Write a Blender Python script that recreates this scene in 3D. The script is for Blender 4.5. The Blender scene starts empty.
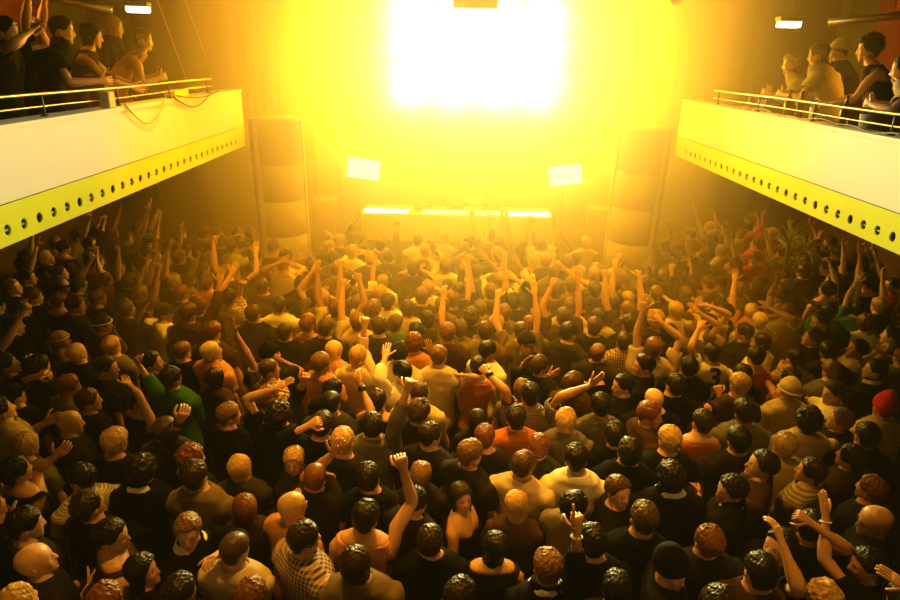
import bpy, math, random
import numpy as np
from mathutils import Vector, Matrix, noise
C = bpy.context.scene.collection
RND = random.Random(7)
def rad(a): return a*math.pi/180
# ------------------------------------------------------------------ materials
MATS = {}
def _new(name):
    m = bpy.data.materials.new(name); m.use_nodes = True
    nt = m.node_tree; b = nt.nodes['Principled BSDF']
    MATS[name] = m
    return m, nt, b
def node(nt, t, **kw):
    n = nt.nodes.new(t)
    for k, v in kw.items():
        if k in n.inputs: n.inputs[k].default_value = v
        else: setattr(n, k, v)
    return n
def bump(nt, b, src, strength, dist):
    bp = node(nt, 'ShaderNodeBump', Strength=strength, Distance=dist)
    nt.links.new(src, bp.inputs['Height']); nt.links.new(bp.outputs[0], b.inputs['Normal'])
def coords(nt, scale):
    tc = node(nt, 'ShaderNodeTexCoord'); mp = node(nt, 'ShaderNodeMapping')
    mp.inputs['Scale'].default_value = scale
    nt.links.new(tc.outputs['Object'], mp.inputs['Vector'])
    return mp.outputs[0]
def mottled(name, col, rough=.6, amount=.12, scale=6., bmp=.2, dist=.004, metal=0., spec=.5, stretch=(1,1,1), sheen=0.):
    """a plain coloured surface with slight natural variation and relief"""
    m, nt, b = _new(name)
    v = coords(nt, stretch)
    n = node(nt, 'ShaderNodeTexNoise', Scale=scale, Detail=4.)
    nt.links.new(v, n.inputs['Vector'])
    mx = node(nt, 'ShaderNodeMix', data_type='RGBA')
    mx.inputs[6].default_value = (*[c*(1-amount) for c in col], 1); mx.inputs[7].default_value = (*[min(1, c*(1+amount)) for c in col], 1)
    nt.links.new(n.outputs[0], mx.inputs[0]); nt.links.new(mx.outputs[2], b.inputs['Base Color'])
    b.inputs['Roughness'].default_value = rough; b.inputs['Metallic'].default_value = metal
    b.inputs['Specular IOR Level'].default_value = spec
    if sheen: b.inputs['Sheen Weight'].default_value = sheen
    if bmp: bump(nt, b, n.outputs[0], bmp, dist)
    return m
def striped(name, c1, c2, freq, axis='Z', both=False):
    m, nt, b = _new(name)
    v = coords(nt, (1,1,1))
    def band(ax, f):
        w = node(nt, 'ShaderNodeTexWave', Scale=f, wave_type='BANDS', bands_direction=ax)
        nt.links.new(v, w.inputs['Vector'])
        r = node(nt, 'ShaderNodeValToRGB'); r.color_ramp.elements[0].position = .45; r.color_ramp.elements[1].position = .55
        nt.links.new(w.outputs[0], r.inputs[0]); return r.outputs[0]
    f = band(axis, freq)
    if both:
        g = band('X', freq); ad = node(nt, 'ShaderNodeMath', operation='ADD'); ml = node(nt, 'ShaderNodeMath', operation='MULTIPLY'); ml.inputs[1].default_value = .5
        nt.links.new(f, ad.inputs[0]); nt.links.new(g, ad.inputs[1]); nt.links.new(ad.outputs[0], ml.inputs[0]); f = ml.outputs[0]
    mx = node(nt, 'ShaderNodeMix', data_type='RGBA'); mx.inputs[6].default_value = (*c1, 1); mx.inputs[7].default_value = (*c2, 1)
    nt.links.new(f, mx.inputs[0]); nt.links.new(mx.outputs[2], b.inputs['Base Color']); b.inputs['Roughness'].default_value = .8
    n = node(nt, 'ShaderNodeTexNoise', Scale=9.); nt.links.new(v, n.inputs['Vector']); bump(nt, b, n.outputs[0], .3, .01)
    return m
def emitter(name, col, strength):
    m, nt, b = _new(name)
    b.inputs['Base Color'].default_value = (.8,.8,.8,1)
    b.inputs['Emission Color'].default_value = (*col, 1); b.inputs['Emission Strength'].default_value = strength
    return m
# skins
for k, c in (('fair',(.62,.37,.25)),('light',(.55,.31,.19)),('tan',(.42,.22,.12)),('brown',(.22,.11,.06))):
    m = mottled('skin_'+k, c, .42, .08, 14, .12, .002, spec=.5)
    m.node_tree.nodes['Principled BSDF'].inputs['Subsurface Weight'].default_value = 0.0
SKIN = ['skin_fair','skin_light','skin_tan','skin_brown']
mottled('eye_white', (.75,.72,.68), .25, .02); mottled('eye_dark', (.02,.012,.008), .2, .1); mottled('lips', (.42,.14,.1), .4, .1)
HAIR = {'black':(.006,.005,.004),'dark brown':(.016,.009,.005),'brown':(.06,.03,.013),'light brown':(.15,.08,.035),'ginger':(.13,.045,.012),'blond':(.42,.27,.1),'pale blond':(.6,.45,.24),'grey':(.3,.27,.23),'red':(.5,.03,.02)}  # orange lamp light on brown heads is put into one hair tone
for k, c in HAIR.items(): mottled('hair_'+k, c, .40, .45, 30, .8, .006, spec=.22, stretch=(1,1,.18))
TOPS = {'black':(.004,.004,.0045),'dark':(.014,.012,.012),'charcoal':(.028,.026,.025),'grey':(.13,.12,.11),'white':(.8,.78,.75),'cream':(.55,.46,.31),'khaki':(.15,.115,.05),
 'green':(.045,.16,.04),'red':(.5,.025,.015),'brown':(.05,.025,.01),'pink':(.62,.3,.3),'peach':(.48,.23,.10),'yellow':(.68,.5,.06),'orange':(.42,.13,.02),'navy':(.012,.016,.04)}
for k, c in TOPS.items(): mottled('top_'+k, c, .85, .12, 8, .35, .012, spec=.06)
striped('top_striped white', (.75,.72,.68), (.3,.25,.2), 22); striped('top_striped dark', (.02,.018,.018), (.35,.3,.25), 26); striped('top_plaid', (.05,.03,.02), (.6,.45,.28), 12, both=True)
striped('top_striped khaki', (.42,.34,.15), (.15,.11,.05), 14)
mottled('denim', (.02,.026,.05), .8, .3, 20); mottled('trouser_black', (.01,.01,.01), .8, .1); mottled('trouser_khaki', (.16,.12,.07), .8, .1)
mottled('shoe', (.015,.013,.012), .4, .1); mottled('strap_black', (.008,.008,.008), .4, .1); mottled('bead_white', (.8,.78,.74), .3, .05); mottled('gold', (.7,.5,.2), .25, .05, metal=1.)
# ------------------------------------------------------------------ mesh helpers
class MB:
    """collects faces of several materials for ONE mesh object"""
    def __init__(s): s.v = []; s.f = []; s.m = []
    def add(s, vs, fs, mi=0):
        o = len(s.v); s.v += [tuple(map(float, p)) for p in vs]
        s.f += [tuple(o+i for i in f) for f in fs]; s.m += [mi]*len(fs)
        return o
    def box(s, c, d, mi=0, rot=None):
        vs = [Vector(((i&1)-.5, ((i>>1)&1)-.5, ((i>>2)&1)-.5)) for i in range(8)]
        vs = [Vector((p.x*d[0], p.y*d[1], p.z*d[2])) for p in vs]
        if rot is not None: vs = [rot @ p for p in vs]
        s.add([p+Vector(c) for p in vs], [(0,2,3,1),(4,5,7,6),(0,1,5,4),(2,6,7,3),(0,4,6,2),(1,3,7,5)], mi)
    def loft(s, rings, mi=0, cap0=True, cap1=True, closed=True):
        n = len(rings[0]); o = s.add([p for r in rings for p in r], [], mi)
        for i in range(len(rings)-1):
            for j in range(n if closed else n-1):
                k = (j+1) % n
                s.f.append((o+i*n+j, o+i*n+k, o+(i+1)*n+k, o+(i+1)*n+j)); s.m.append(mi)
        if cap0: s.f.append(tuple(o+j for j in reversed(range(n)))); s.m.append(mi)
        if cap1: s.f.append(tuple(o+(len(rings)-1)*n+j for j in range(n))); s.m.append(mi)
        return o
    def tube(s, pts, r, n=8, mi=0, cap=True):
        pts = [Vector(p) for p in pts]; rings = []
        rs = r if isinstance(r, (list, tuple)) else [r]*len(pts)
        u = None
        for i, p in enumerate(pts):
            t = (pts[min(i+1, len(pts)-1)]-pts[max(i-1, 0)]).normalized()
            if u is None: u = t.orthogonal().normalized()
            u = (u - t*u.dot(t)).normalized(); w = t.cross(u)
            rings.append([p+(u*math.cos(2*math.pi*k/n)+w*math.sin(2*math.pi*k/n))*rs[i] for k in range(n)])
        s.loft(rings, mi, cap, cap)
    def ball(s, c, r, n=10, m=7, mi=0, M=None, capmi=None):
        c = Vector(c); r = Vector(r) if not isinstance(r, (int, float)) else Vector((r, r, r)); rings = []
        for i in range(1, m):
            a = math.pi*i/m
            ring = [Vector((r.x*math.sin(a)*math.cos(2*math.pi*k/n), r.y*math.cos(a), -r.z*math.sin(a)*math.sin(2*math.pi*k/n))) for k in range(n)]
            rings.append([(M @ p if M is not None else p)+c for p in ring])
        o = s.loft(rings, mi)
        if capmi is not None:
            s.m[-2] = capmi
            return
    def build(s, name, mats, parent=None, smooth=True, loc=None):
        me = bpy.data.meshes.new(name); me.from_pydata(s.v, [], s.f)
        for m in mats: me.materials.append(MATS[m] if isinstance(m, str) else m)
        me.polygons.foreach_set('material_index', s.m)
        if smooth: me.polygons.foreach_set('use_smooth', [True]*len(s.f))
        me.update(); o = bpy.data.objects.new(name, me); C.objects.link(o)
        if parent is not None: o.parent = parent
        if loc is not None: o.location = loc
        return o
def bevel(o, w=.01, seg=2):
    md = o.modifiers.new('b', 'BEVEL'); md.width = w; md.segments = seg; md.limit_method = 'ANGLE'; md.harden_normals = False
    for p in o.data.polygons: p.use_smooth = False
    return o
def tag(o, label=None, cat=None, group=None, kind=None):
    if label: o['label'] = label
    if cat: o['category'] = cat
    if group: o['group'] = group
    if kind: o['kind'] = kind
    return o
def empty(name, loc, rz=0.):
    o = bpy.data.objects.new(name, None); C.objects.link(o); o.location = loc; o.rotation_euler = (0,0,rz); o.empty_display_size = .1
    return o
# ------------------------------------------------------------------ the human figure
TH = [-48+6*i for i in range(17)] + [48+264/13*i for i in range(1, 13)]
NT = len(TH); THR = np.radians(TH); SN, CS = np.sin(THR), np.cos(THR)
ABS = np.array([abs((t+180) % 360-180) for t in TH])
def sup(v, n): return np.sign(v)*np.abs(v)**(2/n)
# z, centre y, half width, half depth (height 1.75)
TORSO = [(.84,-.01,.160,.112),(.92,-.01,.168,.120),(1.0,-.005,.156,.112),(1.08,0,.146,.104),(1.17,0,.152,.106),(1.26,.002,.166,.112),(1.325,.002,.176,.116),
         (1.365,0,.186,.114),(1.405,-.004,.192,.106),(1.445,-.010,.186,.092),(1.472,-.018,.164,.082),(1.490,-.020,.134,.075),(1.508,-.020,.098,.067),(1.525,-.015,.072,.063),(1.545,-.006,.061,.061)]
IP0, IP1 = 6, 9            # rows of the shoulder opening
PR = [j for j in range(NT) if 66 < TH[j] < 131]
PL = [j for j in range(NT) if 229 < TH[j] < 294][::-1]
HZ = [0,.008,.018,.03,.040,.0465,.053,.062,.071,.078,.09,.102,.111,.118,.125,.134,.146,.161,.178,.196,.212,.224,.231]
HZ_LOW = [0,.018,.046,.075,.09,.118,.134,.161,.19,.212,.228]
_z = [0,.02,.05,.09,.13,.16,.19,.21,.225,.233]
_w = [.036,.049,.061,.071,.078,.080,.075,.062,.040,.004]; _f = [.078,.087,.089,.092,.093,.093,.085,.068,.042,.004]; _b = [.05,.056,.064,.082,.097,.101,.094,.076,.048,.004]
def gauss(x, s): return np.exp(-(x/s)**2)
def head_xy(z, off=0., feat=True, SN=SN, CS=CS, ABS=ABS):
    """surface of the head at heights z (array over TH) above the chin"""
    w = np.interp(z, _z, _w)+off; f = np.interp(z, _z, _f)+off; b = np.interp(z, _z, _b)+off
    x = w*sup(SN, 2.25); y = np.where(CS > 0, f, b)*sup(CS, 2.25)
    if feat:
        a = ABS
        d = np.interp(z, [.068,.077,.088,.125,.137],[0,.021,.024,.008,0])*gauss(a, np.interp(z, [.07,.13],[8.5,5.5]))
        d = d-.011*gauss(a-21, 9)*gauss(z-.117, .013)+.005*gauss(a-20, 15)*gauss(z-.134, .008)
        d = d+.005*gauss(a, 14)*(gauss(z-.054, .006)+gauss(z-.039, .006))-.003*gauss(a, 15)*gauss(z-.0465, .003)+.004*gauss(a, 14)*gauss(z-.016, .012)+.003*gauss(a-40, 14)*gauss(z-.088, .02)
        x = x+d*SN; y = y+d*CS
    return x, y+.006
def zbot(): 
    t = np.clip((ABS-15)/95, 0, 1); return .072*t*t*(3-2*t)
def rot_to(t, u):
    u = (u-t*u.dot(t)).normalized(); return u, t.cross(u)
def finger(mb, base, d, n, lens, r, curl, M):
    """base, d (direction), n (palm normal the finger curls towards)"""
    pts = [base-d*.012, base]; a = 0.; p = base.copy()
    ax = d.cross(n).normalized()
    for L, c in zip(lens, curl):
        a += c; q = Matrix.Rotation(a, 3, ax) @ d
        p = p+q*L; pts.append(p.copy())
    rs = [r, r, r*.95, r*.86, r*.6]
    mb.tube([M @ q for q in pts], rs[:len(pts)], 6)
HANDS = {'o':((.10,.05,.05),.10,.5),'r':((.35,.45,.3),.06,.3),'f':((1.35,1.6,1.0),.0,.0),'p':((1.35,1.6,1.0),.0,.0),'g':((.8,.9,.6),.02,.2)}
def add_hand(mb, W, t, u, ring, pose, side, sc):
    """continue the arm's wrist ring (indices) into a palm; fingers and thumb grow from inside the palm. t: along the hand, u: across the palm towards the thumb"""
    v = t.cross(u)                     # normal of the palm
    n = len(ring); prev = ring
    def R(dist, ru, rv, cu=0., cv=0.):
        return [W+t*dist*sc+u*(cu+ru*math.cos(2*math.pi*k/n))*sc+v*(cv+rv*math.sin(2*math.pi*k/n))*sc for k in range(n)]
    pn = v*(1 if side > 0 else -1)     # the side the fingers curl to
    for dist, ru, rv in ((.025,.033,.017),(.055,.041,.0155),(.085,.043,.014),(.098,.036,.009)):
        o = mb.add(R(dist, ru, rv), [])
        for j in range(n):
            k = (j+1) % n; mb.f.append((prev[j], prev[k], o+k, o+j)); mb.m.append(0)
        prev = [o+j for j in range(n)]
    mb.f.append(tuple(prev)); mb.m.append(0)
    curl, spread, th = HANDS[pose]
    I = Matrix.Identity(3)
    for i, (off, L) in enumerate(((.03,.9),(.010,1.),(-.011,.94),(-.031,.74))):
        cu = curl if not (pose == 'p' and i == 0) else (.03,.05,.05)
        d = (t+u*off*spread*22*.6).normalized()
        finger(mb, W+t*.088*sc+u*off*sc, d, pn, [.042*L*sc, .028*L*sc, .022*L*sc], .0092*sc, cu, I)
    d = (t*.62+u*.75+pn*(.55 if pose in 'fpg' else .12)).normalized()
    ncl = (-u*.5+t*.2+pn*.4).normalized()
    finger(mb, W+t*.035*sc+u*.030*sc, d, ncl, [.042*sc, .030*sc, .024*sc], .0108*sc, (.05,.25+(.5 if pose in 'fpg' else 0),.25), I)
def ik(S, T, l1, l2, pole):
    d = T-S; L = d.length
    L2 = min(max(L, abs(l1-l2)+.06), (l1+l2)*.995); d = d.normalized(); T = S+d*L2
    a = (l1*l1-l2*l2+L2*L2)/(2*L2); h = math.sqrt(max(l1*l1-a*a, 0))
    p = pole-d*pole.dot(d)
    p = p.normalized() if p.length > 1e-4 else d.orthogonal().normalized()
    return S+d*a+p*h, T
def arm_path(S, E, W):
    out = []
    for t in (.16,.34,.6,.86): out.append((S.lerp(E, t), (E-S).normalized(), t))
    out.append((E, ((E-S).normalized()+(W-E).normalized()).normalized(), 1.))
    for t in (.14,.36,.66,1.): out.append((E.lerp(W, t), (W-E).normalized(), 1+t))
    return out
AR = [(.0,.064),(.12,.063),(.24,.056),(.34,.051),(.6,.047),(.86,.041),(1.,.041),(1.14,.043),(1.36,.041),(1.66,.032),(2.,.026)]
def figure(P, part, off=0., lo=None, hi=None, sleeve=None, low=False):
    """one continuous surface: trunk, neck and head with the arms and hands growing out of the shoulders (part='body'),
    or a garment that follows the same figure (part='top')"""
    mb = MB(); fem = P['fem']; sc = P['h']/1.75
    rows = []
    lean = P.get('lean', (0, 0))
    def place(x, y, z):
        k = max(0, (z-.9)/.6); return Vector((x+lean[0]*k*k, y+lean[1]*k*k, z-(lean[0]**2+lean[1]**2)*.35*k*k))
    neckp = Vector((0,-.008,1.53))
    HM = Matrix.Rotation(-P['hyaw'], 3, 'Z') @ Matrix.Rotation(P['hroll'], 3, 'Y') @ Matrix.Rotation(-P['hpitch'], 3, 'X')
    P['HM'] = HM
    tl = TORSO if part == 'body' else [r for r in TORSO if lo-1e-6 <= r[0] <= hi+1e-6]
    first = TORSO.index(tl[0])
    sd = P['seed']*1.37
    for i, (z, cy, rx, ry) in enumerate(tl):
        if fem:
            rx *= np.interp(z, [.84,.92,1.08,1.2,1.4,1.5],[1.03,1.04,.84,.86,.88,.88]); ry *= np.interp(z, [.9,1.08,1.3,1.5],[1.,.9,.95,.88])
        bw = P['build']; 
        if z < 1.48: rx *= bw; ry *= bw
        if part == 'body' and z <= P.get('cover', 1.5): rx -= .014; ry -= .014
        o = off*(1.5 if (part == 'top' and z < 1.2) else 1.)
        ex = 2.0 if z > 1.49 else 2.5
        x = (rx+o)*sup(SN, ex); y = cy+(ry+o)*sup(CS, ex)
        if fem and 1.2 < z < 1.42: y = y+.03*gauss(ABS-32, 22)*gauss(z-1.3, .06)
        if part == 'body' and 1.2 < z < 1.45 and not fem: y = y+.008*gauss(ABS-35, 25)-0
        if part == 'body' and z < 1.45: y = y+.010*gauss(180-ABS, 14)*(z > .95)      # groove of the spine
        pts = []
        for j in range(NT):
            zz = z
            if part == 'top' and i == len(tl)-1: zz = z-.022*max(0, CS[j])
            if part == 'body' and z > 1.5: zz = z+(.0 if z < 1.53 else .012*(1-CS[j])/2)
            p = Vector((x[j], y[j], zz))
            if part == 'top':
                q = noise.noise(Vector((p.x*7+sd, p.y*7, p.z*5)))*.010+noise.noise(Vector((p.x*17, p.y*17+sd, p.z*13)))*.005
                nrm = Vector((SN[j], CS[j], 0)); p = p+nrm*(q+.004)
            if z > 1.5:
                f = min(1, (z-1.5)/.08)*.6; R = Matrix.Rotation(-P['hyaw']*f, 3, 'Z'); p = R @ (p-neckp)+neckp
            pts.append(place(*p))
        rows.append(pts)
    nb = len(rows)
    if part == 'body':
        zb = zbot(); hz = HZ_LOW if low else HZ
        hs = .925 if fem else .96
        hp = place(0, -.004, 1.500)
        P['hp'], P['hs'] = hp, hs
        for i, hzv in enumerate(hz):
            z = zb+np.array(hzv)*(.233-zb)/.233
            x, y = head_xy(z, 0., True)
            s = .93 if i == 0 else 1.
            rows.append([HM @ (Vector((x[j]*s, y[j]*s, z[j]))*hs)+hp for j in range(NT)])
    elif part == 'top':
        last = rows[-1]; c = sum(last, Vector())/NT
        if P.get('collar'):
            rows.append([p+Vector((0,0,.03))+(c-p)*.10 for p in last]); rows.append([p+Vector((0,0,.034))+(c-p)*.2 for p in last]); rows.append([p+(c-p)*.26 for p in last])
        else:
            rows.append([p+(c-p)*.06+Vector((0,0,.004)) for p in last]); rows.append([p+(c-p)*.14-Vector((0,0,.008)) for p in last])
        lowr = rows[0]; c0 = sum(lowr, Vector())/NT
        rows.insert(0, [p+(c0-p)*.1+Vector((0,0,.02)) for p in lowr]); first -= 1
    o = mb.add([p for r in rows for p in r], [])
    full = first <= IP0 and first+len(rows)-1 >= IP1 and tl[-1][0] > 1.46
    skip = set()
    if full:
        for i in range(IP0, IP1):
            for c in (PR, PL):
                for a, b in zip(c[:-1], c[1:]): skip.add((i-first, min(a, b)))
    for i in range(len(rows)-1):
        for j in range(NT):
            if (i, j) in skip: continue
            k = (j+1) % NT; mi = 0
            if part == 'body' and i >= nb+2 and not low and TH[j] >= -18 and TH[j] < 18 and hz[i-nb] in (.040,.0465): mi = 3
            mb.f.append((o+i*NT+j, o+(i+1)*NT+j, o+(i+1)*NT+k, o+i*NT+k)); mb.m.append(mi)
    if part == 'body':
        mb.f.append(tuple(o+(len(rows)-1)*NT+j for j in reversed(range(NT)))); mb.m.append(0)
        mb.f.append(tuple(o+j for j in range(NT))); mb.m.append(0)
    if full:
        for side, c in ((1, PR), (-1, PL)):
            r0, r1 = IP0-first, IP1-first
            loop = [(r0, j) for j in c]+[(r, c[-1]) for r in range(r0+1, r1+1)]+[(r1, j) for j in reversed(c[:-1])]+[(r, c[0]) for r in range(r1-1, r0, -1)]
            idx = [o+a*NT+b for a, b in loop]
            if side > 0: idx = idx[::-1]
            n = len(idx); A = P['arms'][side]
            S, E, W = A['S'], A['E'], A['W']
            path = arm_path(S, E, W); prev = idx
            end = 2. if part == 'body' else sleeve
            if end <= 0: continue
            u = None; thick = P['build']*(.84 if fem else 1.)
            lastr = None
            cen = sum((Vector(mb.v[i]) for i in idx), Vector())/n; out = Vector((side, -.05, .12)).normalized(); ad = (E-S).normalized()
            t0 = (out*1.15+ad*.55).normalized()
            path = [(cen+out*.026+ad*.012+Vector((0, 0, .004)), t0, .12), (S.lerp(E, .22)*.75+(cen+out*.05)*.25+ad*.012, (out*.35+ad).normalized(), .24)]+[p for p in path if p[2] > .3]
            for q, t, s in path:
                if s > end+1e-6: break
                if u is None:
                    cen = sum((Vector(mb.v[i]) for i in idx), Vector())/n
                    u = Vector(mb.v[idx[0]])-cen; u, w = rot_to(t, u)
                    # choose the start that keeps the bridge untwisted
                    best = min(range(n), key=lambda sft: sum((q+(u*math.cos(2*math.pi*(k+sft)/n)+w*math.sin(2*math.pi*(k+sft)/n))*.055-Vector(mb.v[idx[k]])).length_squared for k in range(n)))
                    a = 2*math.pi*best/n; u, w = u*math.cos(a)+w*math.sin(a), w*math.cos(a)-u*math.sin(a)
                    alt = sum((q+(u*math.cos(2*math.pi*k/n)+w*math.sin(2*math.pi*k/n))*.055-Vector(mb.v[idx[k]])).length_squared for k in range(n))
                else: u, w = rot_to(t, u)
                if part == 'body' and s > 1.:      # pronation: turn towards the wanted palm direction along the forearm
                    hu = A['u']-t*A['u'].dot(t)
                    if hu.length > .1:
                        hu.normalize(); ang = math.atan2(u.cross(hu).dot(t), u.dot(hu))
                        fr = {1.14:.2,1.36:.35,1.66:.55,2.:1.}[round(s, 2)]
                        u = Matrix.Rotation(ang*fr, 3, t) @ u; w = t.cross(u)
                r = np.interp(s, [a for a, b in AR], [b for a, b in AR])*thick
                if part == 'body' and s < P.get('sleeve', 0)-.05: r -= .013
                ru, rv = (r, r)
                if part == 'body' and s > 1.5: rv = r*.82; ru = r*1.05
                if part == 'top': ru = rv = r+off*1.05+(.010 if s > .3 and sleeve < 1 else .004)
                ps = [q+u*ru*math.cos(2*math.pi*k/n)+w*rv*math.sin(2*math.pi*k/n) for k in range(n)]
                if part == 'top': ps = [p+(p-q)*(.18*noise.noise(p*14+Vector((sd, 0, 0)))) for p in ps]
                b = mb.add(ps, [])
                for j in range(n):
                    k = (j+1) % n; mb.f.append((prev[j], prev[k], b+k, b+j)); mb.m.append(0)
                prev = [b+j for j in range(n)]; lastr = (q, t, ps)
            if part == 'body':
                add_hand(mb, W, A['ht'], rot_to(A['ht'], A['u'])[0], prev, A['pose'], A['curl'], sc_hand(P))
            elif lastr:
                q, t, ps = lastr; b = mb.add([p+(q-p)*.22-t*.012 for p in ps], [])
                for j in range(n):
                    k = (j+1) % n; mb.f.append((prev[j], prev[k], b+k, b+j)); mb.m.append(0)
    if part == 'body':
        hp, hs = P['hp'], P['hs']
        for s in (-1, 1):
            M = HM @ Matrix.Rotation(-s*.35, 3, 'Z')
            e = hp+HM @ (Vector((s*.0745, -.006, .108))*hs)
            mb.ball(e, (.0075*hs,.017*hs,.030*hs), 8, 6, 0, M)
            if not low:
                e = hp+HM @ (Vector((s*.031, .0805, .116))*hs)
                mb.ball(e, .0115*hs, 8, 7, 1, HM, None)
                e2 = hp+HM @ (Vector((s*.0315, .0885, .1155))*hs); mb.ball(e2, (.0066,.005,.0066), 8, 4, 2, HM)
                # eyebrow
                pts = [hp+HM @ (Vector((s*x, y, z))*hs) for x, y, z in ((.014,.0975,.1335),(.026,.0955,.1385),(.040,.087,.1375),(.050,.076,.132))]
                mb.tube(pts, [.0032,.004,.0035,.002], 5, 4)
    mb.v = [(a*sc, b*sc, c*sc) for a, b, c in mb.v]
    return mb
def sc_hand(P): return 1.0 if not P['fem'] else .9
# ------------------------------------------------------------------ hair and headwear, on the same head
LINE = {'short':([0,30,48,62,78,92,108,122,150,180],[.186,.184,.168,.142,.105,.125,.128,.088,.055,.048]),
        'buzz':([0,30,48,62,78,92,108,122,150,180],[.186,.183,.168,.145,.112,.128,.128,.09,.062,.055]),
        'curly':([0,30,48,62,78,92,108,122,150,180],[.180,.176,.160,.128,.088,.095,.085,.06,.035,.028]),
        'bob':([0,22,45,68,84,100,120,180],[.184,.178,.155,.11,.02,-.02,-.03,-.03]),
        'long':([0,18,40,62,78,96,120,180],[.186,.182,.160,.13,.04,-.11,-.19,-.22]),
        'tied':([0,30,48,62,78,92,108,122,150,180],[.186,.182,.165,.14,.11,.13,.125,.09,.065,.055]),
        'cap':([0,40,70,100,140,180],[.168,.165,.152,.14,.12,.115]), 'beanie':([0,40,70,100,140,180],[.160,.155,.135,.118,.09,.085]), 'bucket':([0,90,180],[.162,.15,.135])}
def hair_mesh(P, style, low=False, seed=0):
    NT = 36; TH = [10.*k for k in range(NT)]; SN, CS = np.sin(np.radians(TH)), np.cos(np.radians(TH)); ABS = np.array([abs((t+180) % 360-180) for t in TH])
    mb = MB(); HM, hp, hs = P['HM'], P['hp'], P['hs']; sc = P['h']/1.75
    la, lz = LINE[style]; zl = np.interp(ABS, la, lz)
    if style in ('short','curly'): zl = zl+np.array([.007*noise.noise(Vector((a*.05+seed*3.1, 0, seed)))+.004*noise.noise(Vector((a*.17+seed*1.7, 3, seed))) for a in ABS*np.sign(SN+.001)])
    base = {'short':.010,'buzz':.003,'curly':.017,'bob':.015,'long':.013,'tied':.008,'cap':.014,'beanie':.016,'bucket':.016}[style]
    amp, fr = {'short':(.009,26),'buzz':(.001,40),'curly':(.019,34),'bob':(.006,18),'long':(.007,16),'tied':(.003,20),'cap':(0.001,5),'beanie':(.003,18),'bucket':(.003,10)}[style]
    ts = np.linspace(0, 1, 7 if low else (18 if style in ('long','curly') else 13)); top = .231
    rows = []
    for t in ts:
        z = zl+(top-zl)*(1-(1-t)**1.25)
        zc = np.clip(z, .06 if style in ('long','bob') else 0, .2325)
        o = base*(1.2*min(1, .35+t*2.2)) if style in ('short','curly') else base
        if style == 'beanie': o = o+.02*t
        x, y = head_xy(zc, 0, False, SN, CS, ABS)
        lift = base*1.1*t**3+(.035*t**3 if style == 'beanie' else 0)+(.012*t**2 if style in ('cap','bucket') else 0)
        ring = []
        for j in range(NT):
            d = Vector((SN[j], CS[j], .0)); p = Vector((x[j], y[j], z[j]+lift))
            nrm = Vector((p.x, p.y-.006, max(0, p.z-.14)*1.6)).normalized()
            q = noise.noise(Vector((p.x*fr+seed*7.7, p.y*fr, p.z*fr*(.5 if style != 'curly' else 1))))*amp*(1-.8*t**6)
            if style == 'short' and ABS[j] < 60: q += .006*t
            if style == 'long' and z[j] < .06: nrm = d; q += .004-.02*max(0, (.06-z[j]))*.5
            p = p+nrm*(o+q)
            ring.append(HM @ (p*hs)+hp)
        rows.append(ring)
    # tuck the lower edge in to the head
    c = HM @ (Vector((0,0,.12))*hs)+hp
    rows.insert(0, [p+((HM @ (Vector((0,0,min(.16, max(.0, zl[j]+.03))))*hs)+hp)-p)*.16 for j, p in enumerate(rows[0])])
    mb.loft([r[::-1] for r in rows], 0, False, True)
    if style == 'tied':
        pts = [HM @ (Vector(q)*hs)+hp for q in ((0,-.095,.165),(0,-.125,.165),(0,-.142,.13),(0,-.135,.07),(0,-.12,.01),(.005,-.112,-.05))]
        mb.tube(pts, [.018,.022,.028,.026,.02,.006], 8)
    if style == 'cap':
        br = []
        for k in range(9):
            a = rad(-52+13*k); r0, r1 = .088, .088+.075*math.cos(a*1.35)
            br.append([HM @ (Vector((math.sin(a)*r*.86, math.cos(a)*r+.012, z-.02*abs(math.sin(a))))*hs)+hp for r, z in ((r0,.176),(r1,.160),(r1,.156),(r0,.170))])
        mb.loft(br, 0)
    if style == 'bucket':
        rr = []
        for rx, z in ((.088,.16),(.118,.132),(.121,.128),(.086,.154)):
            rr.append([HM @ (Vector((rx*SN[j]*.92, rx*CS[j]*1.12+.003, z))*hs)+hp for j in range(NT)])
        mb.loft(rr, 0, False, False)
    mb.v = [(a*sc, b*sc, c_*sc) for a, b, c_ in mb.v]
    return mb
def legs_mesh(P):
    mb = MB(); sc = P['h']/1.75; f = .94 if P['fem'] else 1.; b = P['build']
    rr = random.Random(P['seed'])
    for s in (-1, 1):
        dy = rr.uniform(-.05,.05); dx = s*rr.uniform(.0,.05)
        rings = []
        for z, x, y, rx, ry in ((1.0,.075,-.005,.088,.118),(.93,.082,-.01,.092,.126),(.84,.09,-.012,.092,.118),(.7,.095,0,.082,.088),(.5,.1,.005,.064,.066),(.3,.1,-.01,.06,.062),(.08,.1,-.015,.054,.062),(.05,.1,-.015,.054,.062)):
            k = (1-z)
            rings.append([Vector((s*x+dx*k+rx*b*f*math.cos(2*math.pi*j/10), y+dy*k+ry*b*f*math.sin(2*math.pi*j/10), z)) for j in range(10)])
        mb.loft(rings, 0)
        cx, cy = s*.1+dx, -.015+dy
        rings = []
        for y, rx, rz in ((-.09,.025,.03),(-.07,.036,.05),(0,.04,.055),(.07,.044,.04),(.13,.042,.03),(.165,.02,.02)):
            rings.append([Vector((cx+rx*math.cos(2*math.pi*j/10), cy+y, max(.0, .0+rz*(1+math.sin(2*math.pi*j/10))))) for j in range(10)])
        mb.loft(rings, 1)
    mb.v = [(a*sc, b_*sc, c*sc) for a, b_, c in mb.v]
    return mb
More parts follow.
